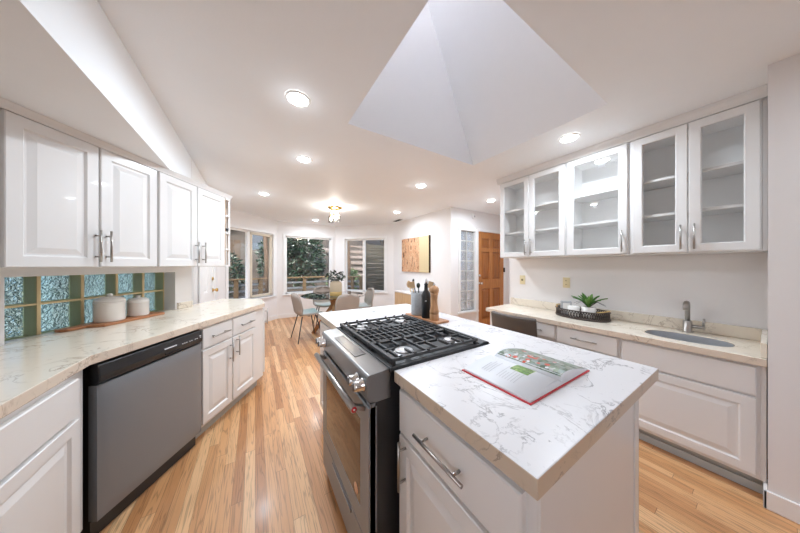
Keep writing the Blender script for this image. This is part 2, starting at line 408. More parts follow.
def glassdoor(par, x0, x1, z0, z1, hx, hz):
    d = G().panel(x0, x1, z0, z1, GL, fill=False).done('door', 'cab', par)
    G().grid(lambda u, v: (x0 + .05 + (x1 - x0 - .1) * u, -.008, z0 + .05 + (z1 - z0 - .1) * v), 1, 1).done('glass_pane', 'cabglass', d)
    handle(d, hx, hz, .18, True)
    return d

# ------------------------------------------------------------------ the frame of the angled left run
B0 = Vector((-.66, 1.694)); A30 = R(30)
U = Vector((math.sin(A30), math.cos(A30))); N = Vector((math.cos(A30), -math.sin(A30)))
def Ls(s, n, z=0.0):
    p = B0 + U * s + N * n; return (p.x, p.y, z)
RL = R(60)      # local x = along the run, local y = into the wall

# ------------------------------------------------------------------ structure
H = 2.44; SOF = 2.075
def wall(name, p0, p1, holes=(), z0=0.0, z1=H, th=.10, label=None, mat='paint'):
    """wall whose room face runs from p0 to p1 with the room on the right-hand side; holes = (a0, a1, z0, z1)"""
    p0, p1 = Vector(p0), Vector(p1); u = p1 - p0; ln = u.length; u.normalize(); ang = math.atan2(u.y, u.x)
    g = G(); cuts = sorted(set([0, ln] + [h[0] for h in holes] + [h[1] for h in holes]))
    for a, b in zip(cuts, cuts[1:]):
        hs = sorted([h for h in holes if h[0] < (a + b) / 2 < h[1]], key=lambda h: h[2]); zz = z0
        for h in hs:
            if h[2] > zz + 1e-4: g.box(a, b, 0, th, zz, h[2])
            zz = h[3]
        if zz < z1 - 1e-4: g.box(a, b, 0, th, zz, z1)
    o = g.done(name, mat, None, loc=(p0.x, p0.y, 0), rotz=ang)
    return st(o, label)
def baseboard(name, p0, p1, a0=0, a1=None, h=.10):
    p0, p1 = Vector(p0), Vector(p1); u = p1 - p0; ln = u.length; ang = math.atan2(u.y, u.x)
    o = G().box(a0, a1 if a1 is not None else ln, -.014, 0, 0, h).done(name, 'trim', None, bev=.004, loc=(p0.x, p0.y, 0), rotz=ang)
    return st(o)

st(G().box(-2.2, 5.2, -3.4, 6.7, -.05, 0).done('floor', 'floor'), 'oak strip floor')
SX0, SX1, SY0, SY1 = .612, 2.044, .591, 1.745
g = G()
q_ = .0
for q in ((-2.2, 5.2, -3.4, SY0 - q_), (-2.2, 5.2, SY1 + q_, 6.75), (-2.2, SX0 - q_, SY0 - q_, SY1 + q_), (SX1 + q_, 5.2, SY0 - q_, SY1 + q_)):
    g.face(g.vs([(q[0], q[2], H), (q[1], q[2], H), (q[1], q[3], H), (q[0], q[3], H)]))
st(g.done('ceiling', 'ceil'), 'white ceiling')
# skylight well : far face, sloping right face, left and near faces, glass on top
ZT = 4.4; XT = SX1 - (ZT - H) * (.637 / 1.404)
g = G()
def quad(g, *p): g.face(g.vs(p))
quad(g, (SX0, SY1, H), (SX1, SY1, H), (XT, SY1, ZT), (SX0, SY1, ZT))
quad(g, (SX1, SY0, H), (SX1, SY1, H), (XT, SY1, ZT), (XT, SY0, ZT))
quad(g, (SX0, SY0, H), (SX1, SY0, H), (XT, SY0, ZT), (SX0, SY0, ZT))
quad(g, (SX0, SY0, H), (SX0, SY1, H), (SX0, SY1, ZT), (SX0, SY0, ZT))
st(g.done('trim_5', 'ceil', None), 'skylight well')
wsk = stempty('window_7', (0, 0, ZT))
g = G(); g.box(SX0 - .05, SX0 + .03, SY0 - .05, SY1 + .05, 0, .06).box(XT - .03, XT + .05, SY0 - .05, SY1 + .05, 0, .06)
g.box(SX0, XT, SY0 - .05, SY0 + .03, 0, .06).box(SX0, XT, SY1 - .03, SY1 + .05, 0, .06).done('frame', 'blackm', wsk)
G().grid(lambda u, v: (SX0 + (XT - SX0) * u, SY0 + (SY1 - SY0) * v, .03 + .35 * u * (1 - u) * 4 * v * (1 - v)), 8, 8).done('pane', 'dome', wsk)

# walls (clockwise, room on the right of each run)
WK = -.645
wc = Ls(-.143, WK); we = Ls(1.33, WK)
wall('wall_left_near', (-1.29, -3.3), wc[:2], holes=[(1.3, 2.8, 1.05, 2.05)])
LG = (Vector(we[:2]) - Vector(wc[:2])).length
wall('wall_left', wc[:2], we[:2], holes=[(.172 + .143, 1.147 + .143, .90, 1.274)], th=.20)
g = G(); g.box(0, .9, 0, .1, 0, H)
st(g.done('wall_passage', 'paint', None, loc=(we[0] - .1732 - .9, we[1] + .10, 0)))
wall('wall_hall_side', (-1.4, 3.1), (-1.4, 3.95))
wall('wall_hall', (-1.4, 3.95), (-.625, 3.95))
HD0, HD1 = Vector((-.622, 3.95)), Vector((-.535, 4.97))
wall('wall_hall_door', HD0, HD1, th=.06)
wall('wall_hall_end', HD1, (-.6, 5.464), th=.06)
BL, BM, BR = Vector((.466, 6.53)), Vector((1.925, 6.53)), Vector((3.13, 5.325))
WLh = (1.5075 - 1.291, 1.5075 - .134, .60, 2.085)
wall('wall_bay_left', (-.6, 5.464), BL, holes=[WLh])
WMh = (.655 - .466, 1.803 - .466, .605, 2.08)
wall('wall_bay_centre', BL, BM, holes=[WMh])
WRh = (.297, 1.462, .615, 2.06)
wall('wall_bay_right', BM, BR, holes=[WRh])
wall('wall_dining', BR, (3.13, 3.2 + .1))
SLh = (3.375 - 3.13, 3.80 - 3.13, .425, 2.02); FDh = (3.893 - 3.13, 4.762 - 3.13, 0, 2.035)
wall('wall_entry', (3.13, 3.2), (5.0, 3.2), holes=[SLh, FDh])
wall('wall_entry_side', (4.95, 3.2), (4.95, 1.80))
wall('wall_entry_back', (4.95, 1.82), (3.12, 1.82))
o = wall('wall_right', (3.0, 1.921), (3.0, .01), th=.12)
g = G().box(2.395, 3.2, -3.3, .01, 0, H); st(g.done('wall_pier', 'paint'))
wall('wall_rear', (2.395, -3.2), (-1.4, -3.2))
wb = stempty('window_6_added', (-1.29, -3.3, 0), PI / 2, 'unseen window over the sink, left of the camera, added for light')  # out of view, added to light the near side of the room
g = G()
for a in (1.3, 2.02, 2.74): g.box(a, a + .06, .03, .08, 1.05, 2.05)
g.box(1.3, 2.8, .03, .08, 1.05, 1.11).box(1.3, 2.8, .03, .08, 1.99, 2.05).done('frame', 'vinyl', wb)
G().box(1.32, 2.78, .05, .056, 1.08, 2.0).done('pane', 'pane', wb)
# soffit over the left wall cabinets : straight front edge along the room, triangle beyond
g = G()
ex = -.555
pts = [(-1.3, -3.25), (ex, -3.25), (ex, we[1] - .02), (wc[0], wc[1])]
g.prism([(-1.29, -3.25), (ex, -3.25), (ex, 3.16), (wc[0], wc[1])], SOF, H - .002)
st(g.done('trim_6', 'ceil'), 'dropped soffit over the wall cabinets')

st(G().box(-1.29, ex, 3.165, 4.15, SOF, H - .002).done('trim_7', 'ceil'), 'soffit over the passage')
# baseboards
baseboard('baseboard_bay_left', (-.6, 5.464), BL); baseboard('baseboard_bay_centre', BL, BM)
baseboard('baseboard_bay_right', BM, BR); baseboard('baseboard_dining', BR, (3.13, 3.2))
baseboard('baseboard_entry', (3.13, 3.2), (5, 3.2), 0, 3.83 - 3.13)
st(G().box(2.381, 2.395, -3.2, .024, 0, .10).box(2.381, 2.52, .01, .024, 0, .10).done('baseboard_pier', 'trim', None, bev=.004))

# ------------------------------------------------------------------ windows
def window(name, p0, ang, hole, muls=(), sill=True, tan=None):
    a0, a1, z0, z1 = hole; w = stempty(name, (p0[0], p0[1], 0), ang)
    c = .055; g = G()
    g.box(a0 - c, a0, -.018, .0, z0 - c, z1 + c).box(a1, a1 + c, -.018, .0, z0 - c, z1 + c).box(a0, a1, -.018, .0, z1, z1 + c).box(a0, a1, -.018, 0, z0 - c, z0)
    g.done('casing', 'trim', w, bev=.004)
    if sill: G().box(a0 - c - .02, a1 + c + .02, -.05, .06, z0 - .03, z0).done('sill', 'trim', w, bev=.004)
    g = G(); f = .035
    g.box(a0, a0 + f, .03, .085, z0, z1).box(a1 - f, a1, .03, .085, z0, z1).box(a0, a1, .03, .085, z1 - f, z1).box(a0, a1, .03, .085, z0, z0 + f)
    g.done('frame', 'vinyl', w)
    for x, wd, mt in muls: G().box(x - wd / 2, x + wd / 2, .03, .09, z0, z1).done('mullion', mt, w)
    if tan:
        b0, b1 = tan; g = G(); f = .05
        g.box(b0, b0 + f, .02, .06, z0 + .02, z1 - .02).box(b1 - f, b1, .02, .06, z0 + .02, z1 - .02).box(b0, b1, .02, .06, z1 - .07, z1 - .02).box(b0, b1, .02, .06, z0 + .02, z0 + .07)
        g.done('sash', 'tan_vinyl', w)
    G().box(a0 + .01, a1 - .01, .06, .065, z0 + .01, z1 - .01).done('pane', 'pane', w)
    return w
am = WLh[0] + .50
window('window_1', (-.6, 5.464), R(45), WLh, [(am, .06, 'vinyl')], tan=(am + .03, WLh[1] - .02))
window('window_2', BL, 0, WMh)
am = WRh[0] + .55
window('window_3', BM, R(-45), WRh, [(am, .07, 'vinyl')])

# glass-block window of the kitchen : blocks 10, tan joints
bw = stempty('window_4', Ls(0, WK - .095), RL, 'blue green glass blocks over the counter')
bx = [.165, .363, .565, .767, .962, 1.149]; bz = [.905, 1.101, 1.297]
for i in range(5):
    for j in range(2):
        x0, x1, z0, z1 = bx[i] + .006, bx[i + 1] - .006, bz[j] + .005, bz[j + 1] - .005
        g = G()
        g.grid(lambda u, v: (x0 + (x1 - x0) * u, .083, z0 + (z1 - z0) * v), 6, 6)
        g.mi = 2; g.grid(lambda u, v: (x0 + (x1 - x0) * u, .012 - .007 * min(1, 8 * min(u, 1 - u, v, 1 - v)), z0 + (z1 - z0) * v), 10, 10)
        g.mi = 1
        quad(g, (x0, .012, z0), (x0, .085, z0), (x0, .085, z1), (x0, .012, z1)); quad(g, (x1, .012, z0), (x1, .085, z0), (x1, .085, z1), (x1, .012, z1))
        quad(g, (x0, .012, z0), (x1, .012, z0), (x1, .085, z0), (x0, .085, z0)); quad(g, (x0, .012, z1), (x1, .012, z1), (x1, .085, z1), (x0, .085, z1))
        g.done('glass_block', ['blocks', 'block_edge', 'block_front'], bw)
g = G()
for x in bx: g.box(x - .008, x + .008, .006, .09, bz[0] - .005, bz[2])
for z in bz: g.box(bx[0], bx[-1], .008, .088, z - .006, z + .006)
g.done('joints', 'grout', bw)
G().box(.174, 1.145, -.093, -.002, .901, .9148).done('sill', 'cream_quartz', bw)
# tiled right reveal
g = G().box(1.149, 1.158, -.095 + .002, .0, .918, 1.272).done('reveal_tile', 'trim', bw)

# entry sidelight of glass blocks
sl = stempty('window_5', (3.375, 3.2, 0), 0, 'tall glass block sidelight')
n_r = 8; hh = (2.02 - .425) / n_r; ww = (3.80 - 3.375) / 2
for i in range(2):
    for j in range(n_r):
        x0, z0 = i * ww + .006, .425 + j * hh + .006; x1, z1 = x0 + ww - .012, z0 + hh - .012
        g = G()
        def fn(u, v): 
            k = min(1, 8 * min(u, 1 - u, v, 1 - v)); return (x0 + (x1 - x0) * u, .034 - .010 * k, z0 + (z1 - z0) * v)
        g.grid(fn, 8, 8)
        quad(g, (x0, .085, z0), (x1, .085, z0), (x1, .085, z1), (x0, .085, z1))
        g.done('glass_block', 'blocks_cool', sl)
g = G()
for i in range(3): g.box(i * ww - .007, i * ww + .007, .022, .085, .425, 2.02)
for j in range(n_r + 1): g.box(0, 2 * ww, .024, .083, .425 + j * hh - .007, .425 + j * hh + .007)
g.done('joints', 'grout_w', sl)
g = G(); c = .055
g.box(-c, 0, -.018, 0, .425 - c, 2.02 + c).box(2 * ww, 2 * ww + c, -.018, 0, .425 - c, 2.02 + c).box(0, 2 * ww, -.018, 0, 2.02, 2.02 + c).box(-c - .02, 2 * ww + c + .02, -.04, 0, .425 - .035, .425)
g.done('casing', 'trim', sl, bev=.003)

# ------------------------------------------------------------------ doors
fd = stempty('door_1', (3.893, 3.2, 0), 0, 'stained six panel wooden entry door')
g = G(); w = .869
def pan(g, x0, x1, z0, z1):
    g.panel(x0, x1, z0, z1, [(0, .05), (0, .008), (.012, .026), (.022, .026), (.055, .013), (.06, .013)])
xs = [0, .125, .385, .485, .745, w]; zs = [0, .20, .84, 1.03, 1.62, 1.70, 1.90, 2.03]
for i in range(5):
    for j in range(7):
        g.mi = 1 if i in (1, 3) and j in (1, 3, 5) else 0
        if g.mi: pan(g, xs[i], xs[i + 1], zs[j], zs[j + 1])
        else: g.box(xs[i], xs[i + 1], .008, .05, zs[j], zs[j + 1])
leaf = g.done('door_leaf', ['door_wood', 'door_panel'], fd)
g = G().lathe([(.0, 0), (.03, 0), (.03, .006), (.012, .010), (.012, .035), (.026, .045), (.028, .058), (.018, .07), (.001, .072)], 16)
o = g.done('knob', 'chrome', leaf); o.rotation_euler = (R(90), 0, 0); o.location = (.06, .008, .96)
g = G().lathe([(.0, 0), (.03, 0), (.03, .012), (.012, .016), (.001, .017)], 16)
o = g.done('deadbolt', 'chrome', leaf); o.rotation_euler = (R(90), 0, 0); o.location = (.06, .008, 1.12)
g = G(); g.box(-.06, 0, -.016, 0, 0, 2.095).box(w, w + .06, -.016, 0, 0, 2.095).box(0, w, -.016, 0, 2.035, 2.095); g.done('casing', 'trim', fd, bev=.003)
for z in (.25, 1.23, 1.82): G().box(w - .004, w + .016, -.022, .008, z - .05, z + .05).done('hinge', 'blackm', fd)

# white door seen past the end of the wall cabinets
dv = HD1 - HD0
hd = stempty('door_2', (HD0.x, HD0.y, 0), math.atan2(dv.y, dv.x), 'white panelled door with brass knob')
g = G(); xs = [.05, .16, .36, .44, .62, .72]; zs = [.01, .2, .75, .95, 1.6, 1.7, 1.9, 2.03]
for i in range(5):
    for j in range(7):
        if i in (1, 3) and j in (1, 3, 5): g.panel(xs[i], xs[i + 1], zs[j], zs[j + 1], [(0, .0), (0, -.012), (.02, -.004), (.04, -.011), (.05, -.011)])
        else: g.box(xs[i], xs[i + 1], -.016, 0, zs[j], zs[j + 1])
leaf = g.done('door_leaf', 'trim', hd)
o = G().lathe([(.0, 0), (.03, 0), (.03, .006), (.012, .010), (.012, .03), (.027, .042), (.029, .055), (.018, .066), (.001, .068)], 16).done('knob', 'brass', leaf)
o.rotation_euler = (R(90), 0, 0); o.location = (.62, -.016, .955)
o = G().lathe([(.0, 0), (.026, 0), (.026, .012), (.001, .016)], 16).done('deadbolt', 'brass', leaf)
o.rotation_euler = (R(90), 0, 0); o.location = (.60, -.016, 1.13)
g = G(); g.box(-.01, .05, -.02, 0, 0, 2.10).box(.72, .79, -.02, 0, 0, 2.10).box(.05, .72, -.02, 0, 2.03, 2.10); g.done('casing', 'trim', hd, bev=.003)

# ------------------------------------------------------------------ left base run
GB = 'base cabinets of the left counter'
# near run cabinet (front faces the island)
def cabinet(name, label, loc, rotz, w, d, h, toe=True, group=None, z0=.10, cat='cabinet', hollow=False):
    t = thing(name, label, cat, loc, rotz, group)
    g = G()
    if hollow: g.box(0, .018, 0, d, z0, h).box(w - .018, w, 0, d, z0, h).box(.018, w - .018, 0, .018, z0, h).box(.018, w - .018, d - .01, d, z0, h).box(.018, w - .018, .018, d - .01, z0, z0 + .018)
    else: g.box(0, w, 0, d, z0, h)
    g.done('carcass', 'cab', t, bev=.002)
    if toe: G().box(0, w, .06, d, 0, z0).done('toe_kick', 'toe', t)
    return t
t = cabinet('base_cabinet', 'white drawer and door cabinet left of the dishwasher', (-.685, .62, 0), R(90), 1.092, .60, .866, group=GB, hollow=True)
drawer(t, .55, 1.017, .672, .835, h=False); door(t, .55, 1.017, .125, .655)
drawer(t, .03, .53, .672, .835, h=False); door(t, .03, .53, .125, .655, .10, .56)
t = cabinet('base_cabinet', 'white two door cabinet between dishwasher and counter end', Ls(.662, -.03), RL, .845, .58, .866, group=GB)
drawer(t, .008, .330, .700, .852, .20); drawer(t, .345, .70, .700, .852, .20)
door(t, .008, .330, .125, .685, .300, .575, .17); door(t, .345, .70, .125, .685, .385, .60, .17)
# chamfered end cabinet of the peninsula
t = thing('end_cabinet', 'white angled cabinet closing the far end of the left counter', 'cabinet', Ls(1.509, 0), RL, GB)
pl = [(0, .03), (.015, .03), (.31, .235), (.335, .31), (.335, .66), (0, .66)]
G().prism(pl, .10, .866).done('carcass', 'cab', t, bev=.002)
G().prism([(0, .09), (.26, .28), (.28, .6), (0, .6)], 0, .10).done('toe_kick', 'toe', t)
d = G().panel(.03, .34, .125, .84, RP).done('door', 'cab', t); d.location = (.015, .03, 0); d.rotation_euler = (0, 0, math.atan2(.205, .295))
handle(d, .06, .75, .18, True)

# dishwasher
t = thing('dishwasher', 'stainless steel dishwasher with black control panel', 'dishwasher', Ls(.03, 0), RL)
G().box(.01, .615, .05, .58, .09, .86).done('tub', 'blackm', t)
g = G()
def fn(u, v):
    x = .004 + .612 * u; z = .10 + .655 * v
    b = .010 * (1 - (2 * u - 1) ** 8) * (1 - (2 * v - 1) ** 10)
    return (x, .004 - b, z)
g.grid(fn, 24, 20)
g.box(.004, .616, .004, .045, .10, .755)
G_door = g.done('door', 'dsteel', t)
g = G()
pr = [(.045, .758), (.010, .758), (-.006, .775), (-.008, .80), (.0, .855), (.045, .862)]
n0 = len(pr); va = g.vs([(.004, y, z) for y, z in pr]); vb = g.vs([(.616, y, z) for y, z in pr])
for k in range(n0): g.face([va[k], va[(k + 1) % n0], vb[(k + 1) % n0], vb[k]])
g.face(va); g.face(vb[::-1])
cp = g.done('control_panel', 'blackp', t, bev=.004)
G().box(.33, .43, -.0112, -.006, .778, .788).done('handle_pocket', 'dark', cp)
g = G(); g.box(.325, .405, -.0095, -.004, .812, .818)
for x in (.445, .46, .475, .50, .515, .545, .56, .59): g.box(x, x + .008, -.0098, -.004, .806, .810)
g.box(.585, .597, -.0098, -.004, .815, .822).done('lettering', 'page', cp)
G().box(.01, .615, .045, .5, 0, .088).done('toe_kick', 'blackm', t)

# left worktop
g = G(); E0 = -.655
sx0, sx1, sy0, sy1 = -1.16, -.775, .85, 1.492
hole = [(sx0, sy0), (sx1, sy0), (sx1, sy1 - .03), (sx1 - .03, sy1), (sx0, sy1)]
poly = [(E0, .40), (E0, 1.694)] + [Ls(s, n)[:2] for s, n in ((1.50, -.004), (1.525, -.012), (1.545, -.03), (1.82, -.205), (1.85, -.24), (1.868, -.30), (1.868, -.72), (1.335, -.72), (1.335, WK + .002))] + [(wc[0] + .006, wc[1] - .008), (-1.285, .40)]
g.prism(poly, .87, .915, [hole], 1).done('worktop', ['cream_quartz', 'cream_shade_edge'], None, bev=.003)
tag(bpy.data.objects['worktop'], 'cream quartz worktop over the dishwasher, bent at an angle', 'worktop')
bs = G().box(1.165, 1.322, -WK - .016, -WK, .916, .975).done('backsplash', 'cream_quartz', None, bev=.002, loc=Ls(0, 0), rotz=RL)
tag(bs, 'short cream quartz upstand beside the glass block window', 'backsplash')
t = thing('kitchen_sink', 'steel sink sunk into the near end of the left worktop', 'sink', (0, 0, 0))
g = G(); a, b, c_, d_ = sx0 - .01, sx1 + .01, sy0 - .01, sy1 + .01
g.box(a, b, c_, d_, .70, .705).box(a, a + .004, c_, d_, .70, .869).box(b - .004, b, c_, d_, .70, .869).box(a, b, c_, c_ + .004, .70, .869).box(a, b, d_ - .004, d_, .70, .869)
g.done('basin', 'steel', t)
G().lathe([(.001, 0), (.045, 0), (.045, .004), (.001, .004)], 20, ((a + b) / 2, (c_ + d_) / 2, .706)).done('drain', 'chrome', t)

# ------------------------------------------------------------------ left wall cabinets
GU = 'wall cabinets over the left counter'
UZ0, UZ1 = 1.325, 2.035; UD = -WK - .322
def wcab(name, label, s0, s1, doors):
    t = thing(name, label, 'cabinet', Ls(s0, -.322, UZ0), RL, GU); w = s1 - s0; h = UZ1 - UZ0
    G().box(0, w, 0, UD - .002, 0, h).done('carcass', 'cab', t, bev=.002)
    for x0, x1, hx in doors: door(t, x0, x1, .004, h - .003, hx, .125, .185)
    return t
wcab('wall_cabinet', 'white two door wall cabinet nearest the camera, over the glass blocks', -.05, .632, [(.005, .338, .322), (.347, .676, .373)])
wcab('wall_cabinet', 'white two door wall cabinet next to the open end shelf', .64, 1.322, [(.005, .336, .318), (.343, .678, .393)])
t = thing('filler_panel', 'white filler at the near end of the left wall cabinets', 'panel', Ls(-.13, -.322, UZ0), RL)
G().box(0, .078, .0, UD - .04, 0, UZ1 - UZ0).done('panel', 'cab', t)
g = G(); prf = [(.0, 0), (-.016, 0), (-.020, .012), (-.032, .034), (-.034, .038), (.0, .038)]
pth = [(-.13, 0), (1.395, 0), (1.44, .075), (1.44, .30)]
rows = []
for i, (x, y) in enumerate(pth):
    d0 = Vector((pth[i][0] - pth[max(i - 1, 0)][0], pth[i][1] - pth[max(i - 1, 0)][1])); d1 = Vector((pth[min(i + 1, 3)][0] - x, pth[min(i + 1, 3)][1] - y))
    d0 = d0.normalized() if d0.length else d1.normalized(); d1 = d1.normalized() if d1.length else d0
    nn = Vector((d0.y + d1.y, -(d0.x + d1.x))); nn = nn / max(.3, nn.length) * (2 / max(.5, nn.length)) if nn.length else nn
    rows.append([g.bm.verts.new((x - nn.x * o, y - nn.y * o, z)) for o, z in prf])
for q, w_ in zip(rows, rows[1:]):
    for k in range(len(prf)): g.face([q[k], q[(k + 1) % len(prf)], w_[(k + 1) % len(prf)], w_[k]])
g.face(rows[0]); g.face(rows[-1][::-1])
o = g.done('crown_moulding', 'cab', None, loc=Ls(0, -.322, UZ1 + .001), rotz=RL); tag(o, 'white crown moulding along the top of the left wall cabinets', 'moulding')
# open end shelf
t = thing('end_shelf', 'small white open shelf at the far end of the left wall cabinets', 'shelf', Ls(1.324, -.302, UZ0), RL)
sh = [(0, 0), (.070, 0), (.115, .075), (.115, .30), (0, .30)]
for z in (0, .17, .34, .52, UZ1 - UZ0 - .018): G().prism(sh, z, z + .018).done('shelf_board', 'cab', t)
G().box(0, .006, .004, .30, .018, UZ1 - UZ0 - .018).done('side_panel', 'tan_wood', t)
G().beam((.085, .028, .0), (.085, .028, UZ1 - UZ0), .028, .02, (.8, -.5, 0)).done('post', 'cab', t)
t = thing('wine_bottle', 'dark wine bottle lying in the open end shelf', 'bottle', Ls(1.38, -.44, UZ0 + .358 + .034), RL)
g = G().tube([(0, .16, 0), (0, .0, 0), (0, -.02, 0), (0, -.05, 0), (.02, -.12, 0)], [.033, .033, .026, .014, .014], 14).done('bottle', 'blackp', t)

# pantry beyond the end of the kitchen wall
t = thing('pantry_cabinet', 'tall white pantry cabinet behind the end of the left wall', 'cabinet', (-1.37, 3.70, 0), 0)
G().box(0, .742, 0, .24, .0, 2.2).done('carcass', 'cab', t, bev=.002)
door(t, .01, .40, .1, 2.15); door(t, .41, .735, .1, 2.15, .675, 1.02, .19)

# ------------------------------------------------------------------ canisters and board
t = thing('serving_board', 'long acacia serving board against the glass blocks', 'board', Ls(.39, -.655, .9155), RL)
g = G().prism([(0, .040), (.0, .0), (.02, -.016), (.10, -.024), (.135, -.105), (.545, -.115), (.56, -.09), (.56, .055), (.13, .06), (.105, .046)], 0, .018)
g.done('board', 'red_wood', t, bev=.004)
def canister(name, label, s, n, r, h, kn):
    t = thing(name, label, 'canister', Ls(s, n, .934), 0, 'white ceramic canisters')
    G().lathe([(.001, 0), (r * .96, 0), (r, .006), (r, h * .70), (r * 1.03, h * .71), (r * 1.03, h * .74), (r, h * .75)], 36).done('body', 'white', t)
    l_ = G().lathe([(r * .99, h * .752), (r * 1.0, h * .80), (r * .93, h * .86), (r * .70, h * .93), (r * .3, h * .96), (.001, h * .965)], 36).done('lid', 'white', t)
    G().lathe([(r * .28, h * .95), (r * .18, h * 1.0), (r * .22, h * 1.04), (r * .12, h * 1.07), (.001, h * 1.08)] if kn else [(r * .3, h * .95), (r * .16, h * .98), (r * .28, h * 1.06), (.001, h * 1.07)], 16).done('knob', 'white', l_)
canister('canister', 'larger white lidded canister on the serving board', .630, -.640, .076, .185, True)
canister('canister', 'smaller white lidded canister on the serving board', .815, -.635, .062, .150, False)

# ------------------------------------------------------------------ right base run
GR = 'base cabinets of the right counter'
RX = 2.468; RR = R(-90); CZ = .81
t = thing('desk_drawer_cabinet', 'shallow white drawer unit under the desk end of the right counter', 'cabinet', (RX, 1.845, 0), RR, GR)
G().box(0, .745, 0, .50, .60, .764).done('carcass', 'cab', t, bev=.002)
G().box(0, .035, .0, .52, 0, .60).done('leg_panel', 'cab', t, bev=.002)
drawer(t, .055, .375, .625, .752, .12); drawer(t, .395, .735, .625, .752, .14)
t = cabinet('base_cabinet', 'white drawer cabinet below the wicker tray', (RX, 1.098, 0), RR, .462, .52, .764, group=GR)
drawer(t, .012, .448, .61, .752, .19); drawer(t, .012, .448, .37, .595, .19); drawer(t, .012, .448, .125, .355, .19)
t = cabinet('base_cabinet', 'white sink cabinet below the faucet', (RX, .634, 0), RR, .62, .52, .764, group=GR, hollow=True)
drawer(t, .012, .588, .583, .748, h=False); door(t, .012, .588, .125, .568)
G().box(0, .62, .045, .062, 0, .05).done('toe_ledge', 'toe', t)
# worktop with an oval sink cut-out
def oval(cx, cy, a, b, ang, n=40, e=2.6):
    r = []
    for k in range(n):
        q = 2 * PI * k / n; c_, s_ = math.cos(q), math.sin(q)
        x = a * math.copysign(abs(c_) ** (2 / e), c_); y = b * math.copysign(abs(s_) ** (2 / e), s_)
        r.append((cx + x * math.cos(ang) - y * math.sin(ang), cy + x * math.sin(ang) + y * math.cos(ang)))
    return r
SKC = (2.678, .333)
g = G().prism([(2.43, .012), (2.998, .012), (2.998, 1.90), (2.43, 1.88)], .766, CZ, [oval(*SKC, .14, .205, 0)], 1)
tag(g.done('worktop', ['cream_quartz', 'cream_shade_edge'], None, bev=.003), 'cream quartz worktop along the right wall with a bar sink', 'worktop')
tag(G().box(2.980, 2.999, .034, 1.90, CZ + .001, CZ + .085).done('backsplash', 'cream_quartz', None, bev=.002), 'long cream quartz upstand along the right wall', 'backsplash')
tag(G().box(2.45, 2.998, .012, .033, CZ + .001, CZ + .085).done('backsplash', 'cream_quartz', None, bev=.002), 'short quartz side upstand against the pier', 'backsplash')
t = thing('bar_sink', 'small oval steel bar sink in the right counter', 'sink', (SKC[0], SKC[1], .764), 0)
g = G(); rr = []
for sc, z in ((.985, .041), (.985, -.005), (.97, -.10), (.88, -.125), (.4, -.13)):
    rr.append(g.vs([(x, y, z) for x, y in oval(0, 0, .14 * sc, .205 * sc, 0)]))
for q, w_ in zip(rr, rr[1:]):
    for k in range(40): g.face([q[k], q[(k + 1) % 40], w_[(k + 1) % 40], w_[k]], True)
g.face(rr[-1]); g.done('basin', 'sinksteel', t)
G().lathe([(.001, 0), (.035, 0), (.035, .006), (.001, .006)], 20, (0, 0, -.129)).done('drain', 'chrome', t)
t = thing('faucet', 'brushed nickel bar faucet behind the oval sink', 'faucet', (2.905, .352, CZ), 0)
G().lathe([(.001, 0), (.030, 0), (.030, .006), (.025, .010), (.025, .085), (.022, .092), (.001, .092)], 20).done('body', 'nickel', t)
G().tube([(0, 0, .09), (0, 0, .20), (-.008, 0, .222), (-.03, 0, .235), (-.055, 0, .228), (-.072, 0, .205), (-.078, 0, .18)], [.014, .014, .015, .016, .016, .015, .014], 12).done('spout', 'nickel', t)
h_ = G().tube([(0, -.02, .05), (0, -.085, .05)], .013, 12).done('handle', 'nickel', t)
G().tube([(0, -.078, .055), (0, -.080, .12)], .007, 10).done('lever', 'nickel', h_)

# ------------------------------------------------------------------ right wall cabinets with glass doors
GW = 'glass door wall cabinets'
TX = 2.672; TZ0, TZ1 = 1.428, 2.372
def gcab(label, y0, y1, doors):
    t = thing('glass_cabinet', label, 'cabinet', (TX, y0, TZ0), RR, GW); w = y0 - y1; h = TZ1 - TZ0; d = 2.998 - TX; th = .018
    g = G(); g.box(0, th, 0, d, 0, h).box(w - th, w, 0, d, 0, h).box(th, w - th, d - .01, d, 0, h).box(th, w - th, 0, d, 0, th).box(th, w - th, 0, d, h - th, h)
    g.done('carcass', 'cabin', t)
    f = G(); f.box(0, .03, -.001, .016, 0, h).box(w - .03, w, -.001, .016, 0, h).box(.03, w - .03, -.001, .016, 0, .03).box(.03, w - .03, -.001, .016, h - .04, h)
    f.done('face_frame', 'cab', t)
    for z in (.295, .575): G().box(th + .001, w - th - .001, .03, d - .012, z, z + .02).done('shelf', 'cab', t)
    for x0, x1, hx in doors: glassdoor(t, x0, x1, .008, h - .006, hx, .115)
    return t
gcab('white glass cabinet nearest the entry door, two narrow doors', 1.838, 1.100, [(.004, .366, .337), (.370, .732, .400)])
gcab('middle white glass cabinet with a single door', 1.098, .632, [(.012, .455, .427)])
gcab('white glass cabinet nearest the pier, two narrow doors', .630, .030, [(.022, .308, .280), (.314, .594, .342)])
G_ = G().box(TX + .002, 2.998, .012, .029, TZ0, TZ1).done('filler_panel', 'cab'); tag(G_, 'narrow white filler between the glass cabinets and the pier', 'panel')
g = G(); pf = [(0, 0), (-.014, 0), (-.018, .015), (-.036, .045), (-.040, .066), (0, .066)]
va = g.vs([(TX + a, 1.875, TZ1 + .001 + b) for a, b in pf]); vb = g.vs([(TX + a, .012, TZ1 + .001 + b) for a, b in pf])
for k in range(6): g.face([va[k], va[(k + 1) % 6], vb[(k + 1) % 6], vb[k]])
g.face(va); g.face(vb[::-1])
g.box(TX, 2.998, 1.839, 1.875, TZ1 + .001, TZ1 + .066)
tag(g.done('crown_moulding', 'cab'), 'white crown moulding above the glass cabinets', 'moulding')

